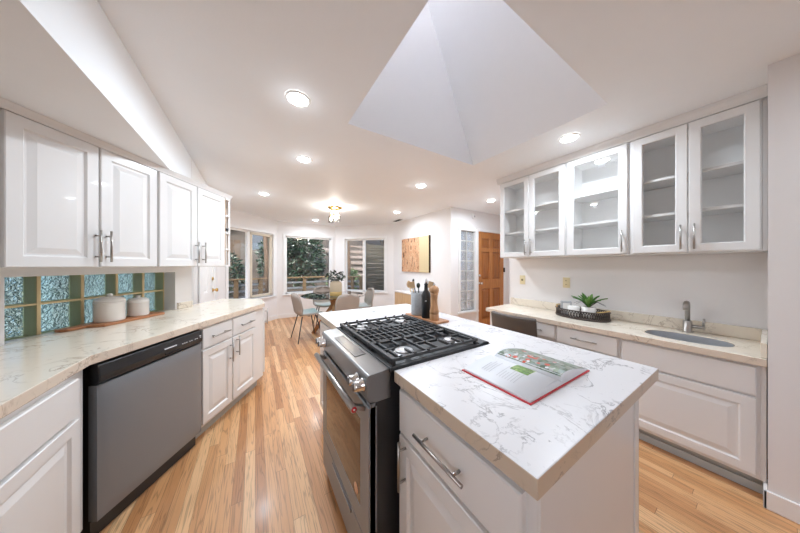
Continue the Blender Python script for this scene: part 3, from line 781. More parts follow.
# ------------------------------------------------------------------ island
IZ = .915
t = cabinet('island_cabinet', 'white island cabinet at the near end below the open book', (.50, .797, 0), RR, .539, .64, .868)
drawer(t, .022, .515, .690, .850, .215); door(t, .022, .515, .125, .675, .068, .593, .18)
G().box(.539, .545, -.0, .64, 0, .868).done('end_panel', 'cab', t)
G().box(.539, .549, .61, .652, 0, .868).done('corner_post', 'cab', t, bev=.002)
t = cabinet('island_cabinet', 'white island cabinet on the far side of the range', (.50, 2.105, 0), RR, .550, .64, .868)
drawer(t, .02, .53, .69, .85); door(t, .02, .53, .125, .675)
G().box(1.125, 1.14, .80, 1.553, 0, .868); 
tag(G().box(1.122, 1.139, .80, 1.552, .0, .868).done('back_panel', 'cab'), 'white back panel of the island behind the range', 'panel')
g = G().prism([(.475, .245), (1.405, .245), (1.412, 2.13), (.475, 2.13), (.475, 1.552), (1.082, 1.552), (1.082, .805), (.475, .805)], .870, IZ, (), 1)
tag(g.done('worktop', ['white_quartz', 'white_shade_edge'], None, bev=.0025), 'white veined quartz worktop of the island around the range', 'worktop')

# range
t = thing('range', 'stainless slide-in gas range set into the island', 'range', (0, 0, 0))
RY0, RY1 = .822, 1.535
G().box(.40, 1.07, RY0 + .004, RY1 - .004, .05, .905).done('body', 'blackm', t)
G().box(.378, .40, RY0, RY0 + .035, .06, .80).done('side_trim', 'dsteel', t); G().box(.378, .40, RY1 - .035, RY1, .06, .80).done('side_trim', 'dsteel', t)
# control panel : sloping top bezel and knob face
g = G(); pr = [(.40, .80), (.378, .806), (.362, .822), (.366, .905), (.372, .912), (.470, .920), (.470, .80)]
n0 = len(pr); va = g.vs([(x, RY0, z) for x, z in pr]); vb = g.vs([(x, RY1, z) for x, z in pr])
for k in range(n0): g.face([va[k], va[(k + 1) % n0], vb[(k + 1) % n0], vb[k]])
g.face(va); g.face(vb[::-1])
cp = g.done('control_panel', 'steel', t, bev=.003)
g = G(); g.face(g.vs([(.392, 1.02, .9150), (.446, 1.02, .9194), (.446, 1.352, .9194), (.392, 1.352, .9150)])); g.done('display', 'screen', cp, solid=.002)
for y in (.857, .914, 1.440, 1.497):
    o = G().lathe([(.001, 0), (.026, 0), (.026, .006), (.020, .010), (.021, .034), (.018, .040), (.001, .041)], 20).done('knob', 'chrome', cp)
    o.rotation_euler = (0, R(-90), 0); o.location = (.364, y, .866)
    b = G().box(-.015, .015, -.003, .003, .034, .046).done('knob_grip', 'steel', o, bev=.002)
# oven door
dr = G().panel(RY0, RY1, .245, .785, [(0, .035), (0, .004), (.004, 0), (.085, 0), (.087, .003), (.09, .003)])
for v in dr.bm.verts: v.co = Vector((v.co.y, v.co.x, v.co.z))
dr.box(.385, .41, RY0 + .01, RY1 - .01, .25, .78)
dro = dr.done('oven_door', 'dsteel', t); dro.location = (.372, 0, 0)
for p in dro.data.vertices: pass
g = G().box(.3725, .3755, RY0 + .088, RY1 - .088, .335, .697).done('oven_window', 'ovenglass', t)
o = G().lathe([(.001, 0), (.022, 0), (.022, .001), (.001, .0012)], 24).done('round_sticker', 'copper', g); o.rotation_euler = (0, R(-90), 0); o.location = (.3722, .955, .372)
h_ = G().tube([(.322, .848, .785), (.322, 1.492, .785)], .014, 14)
for y in (.87, 1.47): h_.beam((.322, y, .785), (.38, y, .762), .022, .018)
h_ = h_.done('door_handle', 'nickel', dro); h_.location = (-.372, 0, 0)
o = G().lathe([(.001, 0), (.0105, 0), (.0105, .003), (.001, .0035)], 18).done('badge', 'red', h_); o.rotation_euler = (R(90), 0, 0); o.location = (.322, .848, .785)
o2 = G().lathe([(.001, .0036), (.0045, .0036), (.0045, .0044), (.001, .0046)], 12).done('badge_mark', 'chrome', h_); o2.rotation_euler = (R(90), 0, 0); o2.location = (.322, .848, .785)
# lower drawer
g = G().box(.374, .41, RY0, RY1, .06, .236).done('storage_drawer', 'dsteel', t, bev=.004)
G().box(.368, .374, 1.02, 1.32, .205, .220).done('drawer_pull', 'steel', g, bev=.002)
G().box(.42, 1.0, RY0 + .01, RY1 - .01, 0, .055).done('toe_kick', 'blackm', t)
# cooktop tray with raised rim
g = G(); CX0, CX1 = .462, 1.076; CY0, CY1 = .811, 1.546
g.box(CX0, CX1, CY0, CY1, .9055, .9175)
g.box(CX0, CX1, CY0, CY0 + .012, .9175, .924).box(CX0, CX1, CY1 - .012, CY1, .9175, .924).box(CX0, CX0 + .012, CY0, CY1, .9175, .926).box(CX1 - .06, CX1, CY0, CY1, .9175, .924)
ck = g.done('cooktop', 'iron', t, bev=.002)
G().box(CX0 + .035, CX1 - .075, CY0 + .03, CY1 - .03, .9176, .9192).done('burner_tray', 'iron', ck)
bur = [(.60, .925, .042), (.90, .925, .034), (.60, 1.43, .034), (.90, 1.43, .040)]
for x, y, r in bur:
    b = G().lathe([(.001, 0), (r * 1.25, 0), (r * 1.25, .006), (r * 1.05, .012), (.001, .012)], 24, (x, y, .9193)).done('burner', 'burner', ck)
    G().lathe([(.001, .0122), (r, .0122), (r, .019), (r * .9, .021), (.001, .021)], 24, (x, y, .9193)).done('burner_cap', 'burner', b)
b = G().lathe([(.001, 0), (.05, 0), (.05, .012), (.001, .012)], 24, (.75, 1.178, .9193), 2.4, 1).done('burner', 'blackm', ck)
G().lathe([(.001, .0122), (.04, .0122), (.04, .02), (.001, .021)], 24, (.75, 1.178, .9193), 2.5, 1).done('burner_cap', 'iron', b)
# three cast grates
GZ = .9435
def grate(y0, y1, fingers):
    g = G(); x0, x1 = .482, 1.005; bw_ = .011
    def bar(a, b, w=bw_, h=.013): g.beam((a[0], a[1], GZ), (b[0], b[1], GZ), w, h)
    bar((x0, y0 + .006), (x1, y0 + .006), .013); bar((x0, y1 - .006), (x1, y1 - .006), .013)
    bar((x0 + .006, y0), (x0 + .006, y1), .016, .016); bar((x1 - .006, y0), (x1 - .006, y1), .016, .016)
    for x, y in ((x0 + .01, y0 + .01), (x1 - .01, y0 + .01), (x0 + .01, y1 - .01), (x1 - .01, y1 - .01)): g.beam((x, y, .9195), (x, y, GZ), .014, .014)
    fingers(g, bar, x0, x1, y0, y1)
    return g.done('grate', 'iron', t, bev=.0015)
def cross(g, bar, x0, x1, y0, y1):
    ym = (y0 + y1) / 2; xm = (x0 + x1) / 2
    bar((xm, y0), (xm, y1)); bar((x0, ym), (x0 + .075, ym)); bar((xm - .075, ym), (xm + .075, ym)); bar((x1 - .075, ym), (x1, ym))
    for c in (.60, .90):
        for dx in (-.075, 0, .075):
            bar((c + dx, y0), (c + dx, ym - (.028 if dx == 0 else .012))); bar((c + dx, ym + (.028 if dx == 0 else .012)), (c + dx, y1))
            for yy in (y0 + .006, y1 - .006): g.beam((c + dx, yy, GZ + .003), (c + dx, yy, GZ + .014), .010, .013)
def griddle(g, bar, x0, x1, y0, y1):
    ym = (y0 + y1) / 2
    for k in range(1, 14): 
        x = x0 + (x1 - x0) * k / 14; bar((x, y0), (x, y1), .008)
    bar((x0, ym), (x1, ym)); bar((x0, ym - .06), (x1, ym - .06), .007); bar((x0, ym + .06), (x1, ym + .06), .007)
ya, yb = CY0 + .018, CY1 - .018; w3 = (yb - ya - .008) / 3
grate(ya, ya + w3, cross); grate(ya + w3 + .004, ya + 2 * w3 + .004, griddle); grate(yb - w3, yb, cross)

# ------------------------------------------------------------------ open book
BX0, BX1, BXS, BY0, BY1 = .712, 1.130, .908, .390, .656
t = thing('cookbook', 'open cookbook with a red cover on the island', 'book', (0, 0, IZ + .0005))
g = G().box(BX0 - .006, BXS - .004, BY0 - .005, BY1 + .005, 0, .003).box(BXS - .004, BXS + .004, BY0 - .005, BY1 + .005, 0, .0025).box(BXS + .004, BX1 + .006, BY0 - .005, BY1 + .005, 0, .003)
g.done('cover', 'red', t)
def pz(x):
    k = (BXS - x) / (BXS - BX0) if x < BXS else (x - BXS) / (BX1 - BXS)
    k = min(k, 1); return .0085 + .060 * (k ** .45) * (1 - k) ** 1.25 * (.95 if x < BXS else 1.25)
def block(x0, x1):
    g = G(); n_ = 24; rows = []
    for i in range(n_ + 1):
        x = x0 + (x1 - x0) * i / n_; z = pz(x)
        rows.append(g.vs([(x, BY0, .0032), (x, BY0, z), (x, BY1, z), (x, BY1, .0032)]))
    for q, w_ in zip(rows, rows[1:]):
        for k in range(4): g.face([q[k], q[(k + 1) % 4], w_[(k + 1) % 4], w_[k]], k == 1)
    g.face(rows[0]); g.face(rows[-1]); return g
lp = block(BX0, BXS - .0005).done('left_pages', 'page', t); rp = block(BXS + .0005, BX1).done('right_pages', 'page', t)
def sheet(x0, x1, y0, y1, e=.0006, n_=12):
    g = G(); g.grid(lambda u, v: (x0 + (x1 - x0) * u, y0 + (y1 - y0) * v, pz(x0 + (x1 - x0) * u) + e), n_, 1); return g
g = G(); random.seed(3)
for k in range(13):
    y = BY1 - .052 - k * .011
    if k in (4, 5): continue
    x0 = .757; x1 = x0 + random.uniform(.045, .115)
    g.grid(lambda u, v: (x0 + (x1 - x0) * u, y + .0022 * v, pz(x0 + (x1 - x0) * u) + .0006), 4, 1)
g.done('printed_text', 'ink', lp)
sheet(.827, .900, BY0 + .072, BY0 + .142).done('herb_picture', 'photo_green', lp)
sp_ = sheet(BXS + .012, BX1 - .006, BY0 + .006, BY1 - .006).done('salad_picture', 'photo_salad', rp)
random.seed(11)
for k in range(15):
    cx, cy, r = random.uniform(.925, 1.055), random.uniform(BY0 + .06, BY1 - .05), random.uniform(.006, .011)
    G().grid(lambda u, v: (cx + r * v * math.cos(u * 2 * PI), cy + r * v * math.sin(u * 2 * PI), pz(cx + r * v * math.cos(u * 2 * PI)) + .0012), 12, 1).done('printed_tomato', 'photo_red', t)
random.seed(12)
for k in range(14):
    cx, cy, r = random.uniform(.92, 1.055), random.uniform(BY0 + .06, BY1 - .04), random.uniform(.005, .009)
    G().grid(lambda u, v: (cx + r * v * math.cos(u * 2 * PI), cy + r * v * math.sin(u * 2 * PI), pz(cx + r * v * math.cos(u * 2 * PI)) + .0014), 10, 1).done('printed_cheese', 'page', t)

# ------------------------------------------------------------------ board with crock, bottle, mill behind the range
t = thing('cutting_board', 'reddish wooden board under the utensil crock', 'board', (1.150, 1.455, IZ + .0005), R(92))
G().box(-.195, .195, -.064, .064, 0, .016).done('board', 'board_wood', t, bev=.006)
CBZ = IZ + .0168
t = thing('utensil_crock', 'gray textured crock holding wooden utensils', 'crock', (1.160, 1.545, CBZ), R(20))
g = G().lathe([(.001, 0), (.069, 0), (.072, .005), (.075, .180), (.073, .185), (.067, .180), (.066, .01), (.001, .01)], 36); g.done('crock', 'gray_ceramic', t)
ut = [('wooden_spoon', 'pale wooden spoon leaning left in the crock', 'tan_wood', (-.03, .012), (-.088, .02), 'o'),
      ('wooden_spoon', 'broad wooden spatula leaning left in the crock', 'tan_wood', (-.022, -.02), (-.062, -.02), 'f'),
      ('kitchen_brush', 'black handled utensil upright in the crock', 'blackp', (-.006, .025), (-.052, .05), 't'),
      ('green_utensil', 'dark green utensil in the middle of the crock', 'leaf_d', (.0, .0), (-.012, .01), 'b'),
      ('wooden_spoon', 'pale wooden spoon leaning right in the crock', 'page', (.024, .01), (.066, .02), 'o'),
      ('wooden_spoon', 'tan wooden turner leaning right in the crock', 'tan_wood', (.026, -.02), (.085, -.015), 'f')]
for nm, lb, mt, a, b, kd in ut:
    q = thing(nm, lb, 'utensil', (1.160, 1.545, CBZ + .012), R(-32))
    p0 = Vector((a[0] * .8, a[1] * .8, 0)); p1 = Vector((b[0], b[1], .225 if kd != 't' else .26))
    G().tube([p0, p1], .0045, 8).done('handle', mt, q)
    g = G(); dd = (p1 - p0).normalized()
    if kd == 'o': g.sphere(p1 + dd * .01, .020, .007, .030)
    elif kd == 'f': g.beam(p1 - dd * .02, p1 + dd * .035, .040, .006, (0, 1, 0))
    elif kd == 'b': g.sphere(p1, .016, .016, .022)
    else: g.sphere(p1, .009, .009, .02)
    g.done('head', mt, q)
t = thing('oil_bottle', 'black glass oil bottle on the wooden board', 'bottle', (1.126, 1.420, CBZ), 0); t.scale = (1.1, 1.1, 1.12)
G().lathe([(.001, 0), (.030, 0), (.032, .004), (.032, .150), (.028, .172), (.014, .190), (.012, .225), (.014, .227), (.014, .235), (.001, .236)], 28).done('bottle', 'blackp', t)
G().tube([(0, 0, .236), (0, 0, .252), (.004, 0, .27)], [.009, .006, .004], 10).done('pourer', 'chrome', t)
o = G().box(-.006, .006, -.001, 0, .118, .122).done('label_mark', 'page', t); o.location = (-.022, -.0245, 0); o.rotation_euler = (0, 0, R(-40))
t = thing('pepper_mill', 'tall wooden pepper mill beside the black bottle', 'pepper mill', (1.132, 1.330, CBZ), 0); t.scale = (1.1, 1.1, 1.1)
G().lathe([(.001, 0), (.030, 0), (.031, .006), (.031, .04), (.029, .043), (.031, .046), (.031, .062), (.027, .075), (.022, .11), (.021, .135), (.024, .165), (.028, .18)], 28).done('body', 'mill_wood', t)
h_ = G().lathe([(.026, .181), (.030, .186), (.032, .200), (.030, .214), (.022, .226), (.010, .229), (.001, .229)], 28).done('head', 'mill_wood', t)
G().lathe([(.007, .229), (.007, .236), (.009, .242), (.001, .247)], 12).done('finial', 'chrome', h_)

# ------------------------------------------------------------------ wicker tray on the right counter
TC = (2.80, 1.02)
t = thing('wicker_tray', 'dark oval wicker tray on the right counter', 'tray', (TC[0], TC[1], CZ + .0005), R(-8))
ta, tb = .150, .228
g = G(); g.prism(oval(0, 0, ta, tb, 0, 40, 2.2), 0, .008); g.done('base', 'wicker', t)
g = G(); ov = oval(0, 0, ta, tb, 0, 64, 2.2); ov2 = oval(0, 0, ta - .004, tb - .004, 0, 64, 2.2)
for z in (.012, .080): g.tube([(x, y, z) for x, y in ov] + [(ov[0][0], ov[0][1], z)], .006, 6)
for k in range(64):
    x, y = ov2[k]; x2, y2 = ov2[(k + 1) % 64]; g.tube([(x, y, .006), (x2, y2, .080)], .0035, 5); g.tube([(x2, y2, .006), (x, y, .080)], .0035, 5)
g.done('woven_side', 'wicker', t)
for sgn in (1, -1):
    pts = [(ta * math.sin(q) * .98, sgn * tb * math.cos(q) * .99, .084 + .014 * math.cos(q / R(38) * PI / 2)) for q in [R(-38) + R(76) * k / 10 for k in range(11)]]
    G().tube(pts, .006, 8).done('grip', 'gold_wood', t)
TZ = CZ + .0095
t = thing('stone_block', 'small gray textured block standing in the tray', 'ornament', (2.80, 1.155, TZ), R(-58))
G().box(-.046, .046, -.026, .026, 0, .138).done('block', 'gray_ceramic', t, bev=.003)
G().box(-.032, .032, -.0275, -.026, .02, .12).done('carved_face', 'white', t)
t = thing('ceramic_bowl', 'plain white round bowl in the tray beside the gray block', 'bowl', (2.735, 1.06, TZ), 0)
G().lathe([(.001, 0), (.040, 0), (.047, .008), (.050, .102), (.047, .104), (.043, .012), (.001, .012)], 28).done('bowl', 'white', t)
t = thing('potted_plant', 'green spiky plant in a white pot on the tray', 'plant', (2.79, .955, TZ), 0)
G().lathe([(.001, 0), (.044, 0), (.054, .01), (.060, .108), (.056, .110), (.051, .100), (.001, .100)], 32).done('pot', 'white', t)
G().lathe([(.001, .1005), (.050, .1005), (.048, .103), (.001, .105)], 20).done('soil', 'terra', t)
random.seed(5)
def blade(g, base, az, ln, wd, lean, z0):
    d = Vector((math.cos(az), math.sin(az), 0)); s_ = Vector((-math.sin(az), math.cos(az), 0))
    def f(u, v):
        w_ = wd * (math.sin(PI * min(1, .12 + v * .88)) ** .8) * (u - .5); r = lean * v ** 1.5 * ln; z = ln * (v - .35 * lean * v * v)
        return Vector(base) + d * (r + .01) + s_ * w_ + Vector((0, 0, z0 + z + abs(u - .5) * wd * .5))
    g.grid(f, 2, 8)
for k in range(20):
    g = G(); q = k % 3; blade(g, (0, 0, 0), k * 2.4, [.140, .125, .10][q] * random.uniform(.9, 1.15), [.040, .036, .03][q], [.55, .95, .25][q], .102)
    g.done('leaf', 'house_leaf' if k % 4 else 'house_leaf_l', t, solid=.0012)
g = G()
for az, l_ in ((-1.9, .16), (-1.5, .13), (1.9, .12), (-1.2, .12), (2.6, .13)):
    g.tube([(0, 0, .10), (math.cos(az) * l_ * .5, math.sin(az) * l_ * .5, .165), (math.cos(az) * l_, math.sin(az) * l_, .135)], [.002, .002, .001], 5)
g.done('thin_stems', 'leaf_d', t)

# ------------------------------------------------------------------ stool at the desk end
t = thing('desk_chair', 'low backed brown leather chair at the desk end of the right counter', 'chair', (2.40, 1.395, 0), R(90 + 180))
# local +y = the way the sitter looks ; chair faces the counter (+X)
def bk(u, v):
    a = (u - .5) * 2; return (.235 * a, -.20 - .03 * v + .05 * a * a, .60 + .235 * v)
G().grid(bk, 12, 6).done('backrest', 'leather', t, solid=.045, bev=.012)
G().box(-.235, .235, -.20, .24, .44, .50).done('seat', 'leather', t, bev=.02, segs=3)
for sx in (-1, 1):
    G().beam((sx * .20, -.17, .44), (sx * .215, -.20, 0), .035, .035, (0, 1, 0)).done('leg', 'table_wood', t)
    G().beam((sx * .20, .20, .44), (sx * .215, .22, 0), .035, .035, (0, 1, 0)).done('leg', 'table_wood', t)
    G().beam((sx * .19, -.185, .50), (sx * .19, -.195, .62), .03, .02, (0, 1, 0)).done('back_post', 'leather', t)

# ------------------------------------------------------------------ dining set
DT = (1.34, 4.62)
t = thing('dining_table', 'round glass dining table on crossed wooden legs', 'table', (DT[0], DT[1], 0), R(20))
G().lathe([(.001, .738), (.61, .738), (.618, .744), (.61, .750), (.001, .750)], 64, sm=False).done('tabletop', 'tableglass', t)
for k in range(4):
    a = k * PI / 2 + PI / 4
    c_, s_ = math.cos(a), math.sin(a)
    G().beam((-.10 * c_ - .02 * s_, -.10 * s_ + .02 * c_, .737), (.40 * c_ - .02 * s_, .40 * s_ + .02 * c_, .0), .07, .09, (-s_, c_, 0)).done('leg', 'table_wood', t, bev=.004)
GC = 'taupe dining chairs'
def chair(label, x, y, face):
    t = thing('dining_chair', label, 'chair', (x, y, 0), face - PI / 2, GC)
    prof = [(.225, .440), (.19, .452), (.08, .445), (-.06, .44), (-.15, .455), (-.195, .51), (-.215, .60), (-.235, .70), (-.255, .79), (-.262, .835)]
    def f(u, v):
        k = v * (len(prof) - 1); i = min(int(k), len(prof) - 2); q = k - i
        y_ = prof[i][0] * (1 - q) + prof[i + 1][0] * q; z_ = prof[i][1] * (1 - q) + prof[i + 1][1] * q
        a = 2 * u - 1; w_ = .225
        if v > .72: w_ = .225 * math.sqrt(max(.02, 1 - ((v - .72) / .285) ** 2.6))
        if v < .12: w_ = .225 * (.86 + .14 * math.sqrt(v / .12))
        bk_ = min(1, max(0, (v - .42) / .2))
        return (a * w_, y_ + .07 * a * a * bk_, z_ + .035 * a * a * (1 - bk_))
    G().grid(f, 14, 30).done('shell', 'fabric', t, solid=.022)
    G().grid(lambda u, v: (lambda p: (p[0] * .88, p[1], p[2] + .016))(f(u, .05 + v * .40)), 10, 10).done('seat_pad', 'fabric_lit', t, solid=.012)
    for sx in (-1, 1):
        for sy in (-1, 1): G().tube([(sx * .13, sy * .12, .435), (sx * .215, sy * .215, 0)], [.011, .008], 8).done('leg', 'blackm', t)
    G().beam((-.13, 0, .432), (.13, 0, .432), .03, .01).beam((0, -.12, .428), (0, .12, .428), .03, .01).done('under_frame', 'blackm', t)
chair('taupe shell chair on the left of the glass table, legs in view', .80, 4.48, R(8))
chair('taupe shell chair seen from behind, nearest the island', 1.36, 4.10, R(96))
chair('taupe shell chair on the right of the glass table', 1.92, 4.60, R(176))
chair('taupe shell chair on the far side of the glass table, under the window', 1.32, 5.30, R(-95))
t = thing('vase', 'tan paper vase on the glass dining table', 'vase', (1.30, 4.38, .7505), 0)
G().lathe([(.001, 0), (.105, 0), (.112, .01), (.112, .235), (.095, .268), (.055, .285), (.055, .29), (.048, .284), (.09, .262), (.105, .23), (.105, .012), (.001, .012)], 32).done('body', 'vase_tan', t)
G().lathe([(.1125, .012), (.114, .014), (.114, .085), (.1125, .087)], 32, cap=False).done('band', 'gold_wood', t)

def leaves(g, c, rad, n_, size, shell=.55):
    for _ in range(n_):
        while True:
            p = Vector((random.uniform(-1, 1), random.uniform(-1, 1), random.uniform(-1, 1)))
            if shell < p.length < 1: break
        q = Vector(c) + Vector((p.x * rad[0], p.y * rad[1], p.z * rad[2]))
        d = (p + Vector((random.uniform(-1, 1), random.uniform(-1, 1), random.uniform(-.9, .5))) * .8).normalized()
        s_ = d.cross(Vector((random.uniform(-1, 1), random.uniform(-1, 1), random.uniform(-1, 1)))).normalized()
        u_ = s_.cross(d); L_ = size * random.uniform(.7, 1.3)
        v = g.vs([q, q + d * L_ * .5 + s_ * L_ * .22 + u_ * L_ * .06, q + d * L_, q + d * L_ * .5 - s_ * L_ * .22 + u_ * L_ * .06])
        g.face([v[0], v[1], v[2]]); g.face([v[0], v[2], v[3]])
random.seed(21)
t = thing('greenery', 'dark leafy greenery standing in the tan vase', 'plant', (1.30, 4.38, .99), 0)
g = G()
for k in range(7):
    a = k * .9; g.tube([(.02 * math.cos(a), .02 * math.sin(a), 0), (.10 * math.cos(a), .10 * math.sin(a), .13)], .003, 5)
g.done('stems', 'bark', t)
g = G(); leaves(g, (0, 0, .135), (.16, .16, .085), 260, .055, .1); g.done('leaves', 'leaf_m', t)

# sideboard, picture, vent, sensor, outlets
t = thing('sideboard', 'low wooden sideboard with a white top below the picture', 'sideboard', (2.80, 4.70, 0), RR)
G().box(0, 1.05, 0, .30, .08, .71).done('carcass', 'tan_wood', t)
G().box(-.015, 1.065, -.02, .305, .712, .740).done('top', 'white', t, bev=.003)
for k in range(3): G().box(.01 + k * .345, .345 + k * .345, -.016, 0, .10, .70).done('door', 'tan_wood', t, bev=.003)
for x, y in ((.05, .04), (1.0, .04), (.05, .26), (1.0, .26)): G().box(x - .02, x + .02, y - .02, y + .02, 0, .08).done('leg', 'tan_wood', t)
t = thing('wall_picture', 'abstract orange and tan panel picture on the dining wall', 'picture', (3.13, 4.342, 1.575), 0)
G().box(-.035, 0, -.527, .527, -.395, .395).done('canvas', 'art', t)
G().box(-.034, -.001, -.545, -.528, -.396, .396).done('edge', 'brown_wood', t)
t = thing('air_vent', 'slim dark slotted air vent in the ceiling near the picture', 'vent', (2.97, 4.86, H), R(0))
G().box(-.06, .06, -.17, .17, -.008, -.001).done('frame', 'trim', t, bev=.003)
for k in range(4): G().box(-.045 + k * .024, -.031 + k * .024, -.15, .15, -.0115, -.008).done('slot', 'dark', t)
t = thing('motion_sensor', 'small white motion sensor high above the entry door', 'sensor', (3.735, 3.2, 2.33), 0)
G().box(-.03, .03, -.045, -.001, -.05, .05).done('housing', 'trim', t, bev=.012, segs=3)
G().box(-.02, .02, -.048, -.043, -.035, .0).done('lens', 'gray_ceramic', t, bev=.003)
for nm, lb, y, z, kd in (('wall_switch', 'ivory switch plate nearest the entry door', 1.742, 1.145, 0), ('wall_outlet', 'ivory outlet plate above the wicker tray', 1.232, 1.140, 1)):
    t = thing(nm, lb, 'switch' if not kd else 'outlet', (3.0, y, z), RR)
    G().box(-.036, .036, -.007, -.0005, -.058, .058).done('plate', 'ivory', t, bev=.003)
    if kd:
        for zz in (-.022, .022):
            G().box(-.017, .017, -.010, -.007, zz - .014, zz + .014).done('socket', 'ivory', t, bev=.003)
            G().box(-.007, -.004, -.0108, -.010, zz - .004, zz + .006).box(.004, .007, -.0108, -.010, zz - .004, zz + .006).done('slots', 'dark', t)
    else: G().box(-.006, .006, -.018, -.007, -.012, .012).done('toggle', 'brown_wood', t, bev=.002)

# ------------------------------------------------------------------ ceiling lamps
GLN = 'recessed ceiling lamps'
def can(label, x, y, power=1.0, r=.078):
    t = thing('recessed_light', label, 'ceiling light', (x, y, H), 0, GLN)
    G().lathe([(r * .78, -.003), (r * .80, -.009), (r * .95, -.011), (r, -.006), (r, -.001)], 36, cap=False).done('trim_ring', 'trim', t)
    G().lathe([(.001, -.026), (r * .35, -.024), (r * .62, -.017), (r * .79, -.006), (r * .79, -.003), (.001, -.003)], 32).done('lens', 'lens', t)
    L_ = bpy.data.lights.new('lamp', 'AREA'); L_.shape = 'DISK'; L_.size = r * 1.5; L_.energy = LAMP * power; L_.color = (.78, .89, 1); L_.spread = R(175)
    o = bpy.data.objects.new('lamp', L_); C.objects.link(o); o.parent = t; o.location = (0, 0, -.030)
    L_ = bpy.data.lights.new('lamp_side_glow', 'POINT'); L_.energy = LAMP * power * GLOW; L_.color = (.78, .89, 1); L_.shadow_soft_size = .03
    o = bpy.data.objects.new('lamp_side_glow', L_); C.objects.link(o); o.parent = t; o.location = (0, 0, -.065)
can('recessed lamp nearest the left soffit, largest in view', .241, 1.657, .8)
can('recessed lamp beyond the left corner of the skylight well', .431, 2.57)
can('recessed lamp in front of the left bay window', .117, 4.136)
can('recessed lamp beyond the far corner of the skylight well', 1.947, 2.568)
can('recessed lamp near the picture wall and air vent', 2.499, 4.116)
can('recessed lamp beyond the chandelier, near the centre window', 1.245, 5.865)
can('recessed lamp in front of the glass cabinets', 2.30, .925, .75)
can('recessed lamp in the entry by the wooden door', 3.40, 2.522)
can('unseen recessed fill lamp added behind the camera, beside the pier', 1.75, -.75, .5)  # out of view, added to brighten the pier
t = thing('chandelier', 'small brass flush chandelier with crystal shades over the dining table', 'chandelier', (1.297, 4.423, H), 0)
G().lathe([(.001, -.001), (.125, -.001), (.132, -.010), (.125, -.022), (.10, -.028), (.001, -.030)], 36).done('ceiling_plate', 'brass', t)
for k in range(3):
    a = k * 2 * PI / 3 + .5; x, y = .072 * math.cos(a), .072 * math.sin(a); zb = -.115 - .035 * (k == 1)
    G().tube([(x, y, -.028), (x, y, zb)], .009, 10).lathe([(.011, zb), (.03, zb - .003), (.034, zb - .015), (.034, zb - .022), (.001, zb - .022)], 16, (x, y, 0)).done('lamp_holder', 'brass', t)
    g = G()
    for j in range(14):
        b_ = j * 2 * PI / 14; g.beam((x + .048 * math.cos(b_), y + .048 * math.sin(b_), zb - .02), (x + .048 * math.cos(b_), y + .048 * math.sin(b_), zb - .14), .016, .007, (math.cos(b_), math.sin(b_), 0))
    g.done('crystal_shade', 'crystal', t)
    G().sphere((x, y, zb - .065), .018, .018, .032).done('bulb', 'bulb', t)
L_ = bpy.data.lights.new('lamp', 'POINT'); L_.energy = 11; L_.color = (1, .95, .88); L_.shadow_soft_size = .05
o = bpy.data.objects.new('lamp', L_); C.objects.link(o); o.parent = t; o.location = (0, 0, -.10)

# ------------------------------------------------------------------ outside
random.seed(8)
st(G().box(-6, 9, 6.4, 9.0, -.30, -.16).done('deck', 'deck_wood'), 'cedar deck outside the bay')
st(G().box(-6, 0, 3.5, 6.4, -.30, -.16).done('deck_side', 'deck_wood'))
g = G(); 
def gr(u, v):
    x = -14 + 34 * u; y = 8.6 + 14 * v
    return (x, y, -.5 + 3.7 * min(1, v * 2.9) + .25 * math.sin(x * 1.3) * math.cos(y * 1.1))
g.grid(gr, 40, 24); st(g.done('terrain', 'ground'), 'sloping garden behind the house')
st(G().box(-14, 14, -16, -3.4, -.2, -.1).done('reflector', 'reflector'), 'pale patio added behind the house to bounce daylight')  # unseen pale ground, added to throw sunlight up indoors
st(G().box(4.2, 14, -3.4, 14, -.4, -.3).done('terrain_front', 'asphalt'))
st(G().box(-14, -2.4, -3.4, 3.5, -.4, -.3).done('terrain_side', 'asphalt'))

def railing(label, p0, p1, posts):
    p0, p1 = Vector(p0), Vector(p1); u = p1 - p0; ln = u.length
    t = thing('deck_railing', label, 'railing', (p0.x, p0.y, -.16), math.atan2(u.y, u.x), 'deck railings')
    for a in posts: G().box(a - .05, a + .05, -.05, .05, 0, 1.07).done('post', 'deck_wood', t)
    G().box(-.05, ln + .05, -.08, .08, 1.072, 1.11).done('top_rail', 'deck_wood', t)
    for z in (.18, .36, .54, .72, .90): G().box(0, ln, -.015, .015, z, z + .06).done('slat', 'slat_gray', t)
railing('deck railing outside the centre window', (.45, 8.3), (2.35, 8.3), (.05, .95, 1.8))
railing('deck railing outside the right bay window', (2.5, 8.25), (3.2, 7.45), (.1, .62, .95))
railing('deck railing outside the left bay window', (-1.7, 7.5), (.25, 8.2), (.1, 1.32, 1.95))

def bush(label, c, rad, n_, size, mat, trunk=True):
    t = thing('bush', label, 'bush', (c[0], c[1], c[2] - rad[2]), 0, 'garden bushes')
    g = G()
    for k in range(6):
        a = k * 1.05; g.tube([(0, 0, -.6), (rad[0] * .5 * math.cos(a), rad[1] * .5 * math.sin(a), rad[2] * 1.2)], [.03, .01], 6)
    g.done('stems', 'bark', t)
    g = G(); leaves(g, (0, 0, rad[2]), rad, n_, size, .35); g.done('leaves', mat, t)
bush('big dark green bush filling the left of the centre window', (1.35, 10.6, 1.55), (1.25, .9, 1.75), 5200, .17, 'leaf_m')
bush('tall dark bush at the top right of the centre window', (3.3, 15.6, 3.6), (.9, .8, 1.4), 1800, .20, 'leaf_d')
bush('pale low bush at the right edge of the centre window', (2.72, 9.25, .62), (.33, .3, .5), 700, .10, 'leaf_l')
bush('leafy bush behind the railing of the left window', (-.85, 9.1, 1.0), (.55, .45, .75), 1600, .12, 'leaf_m')
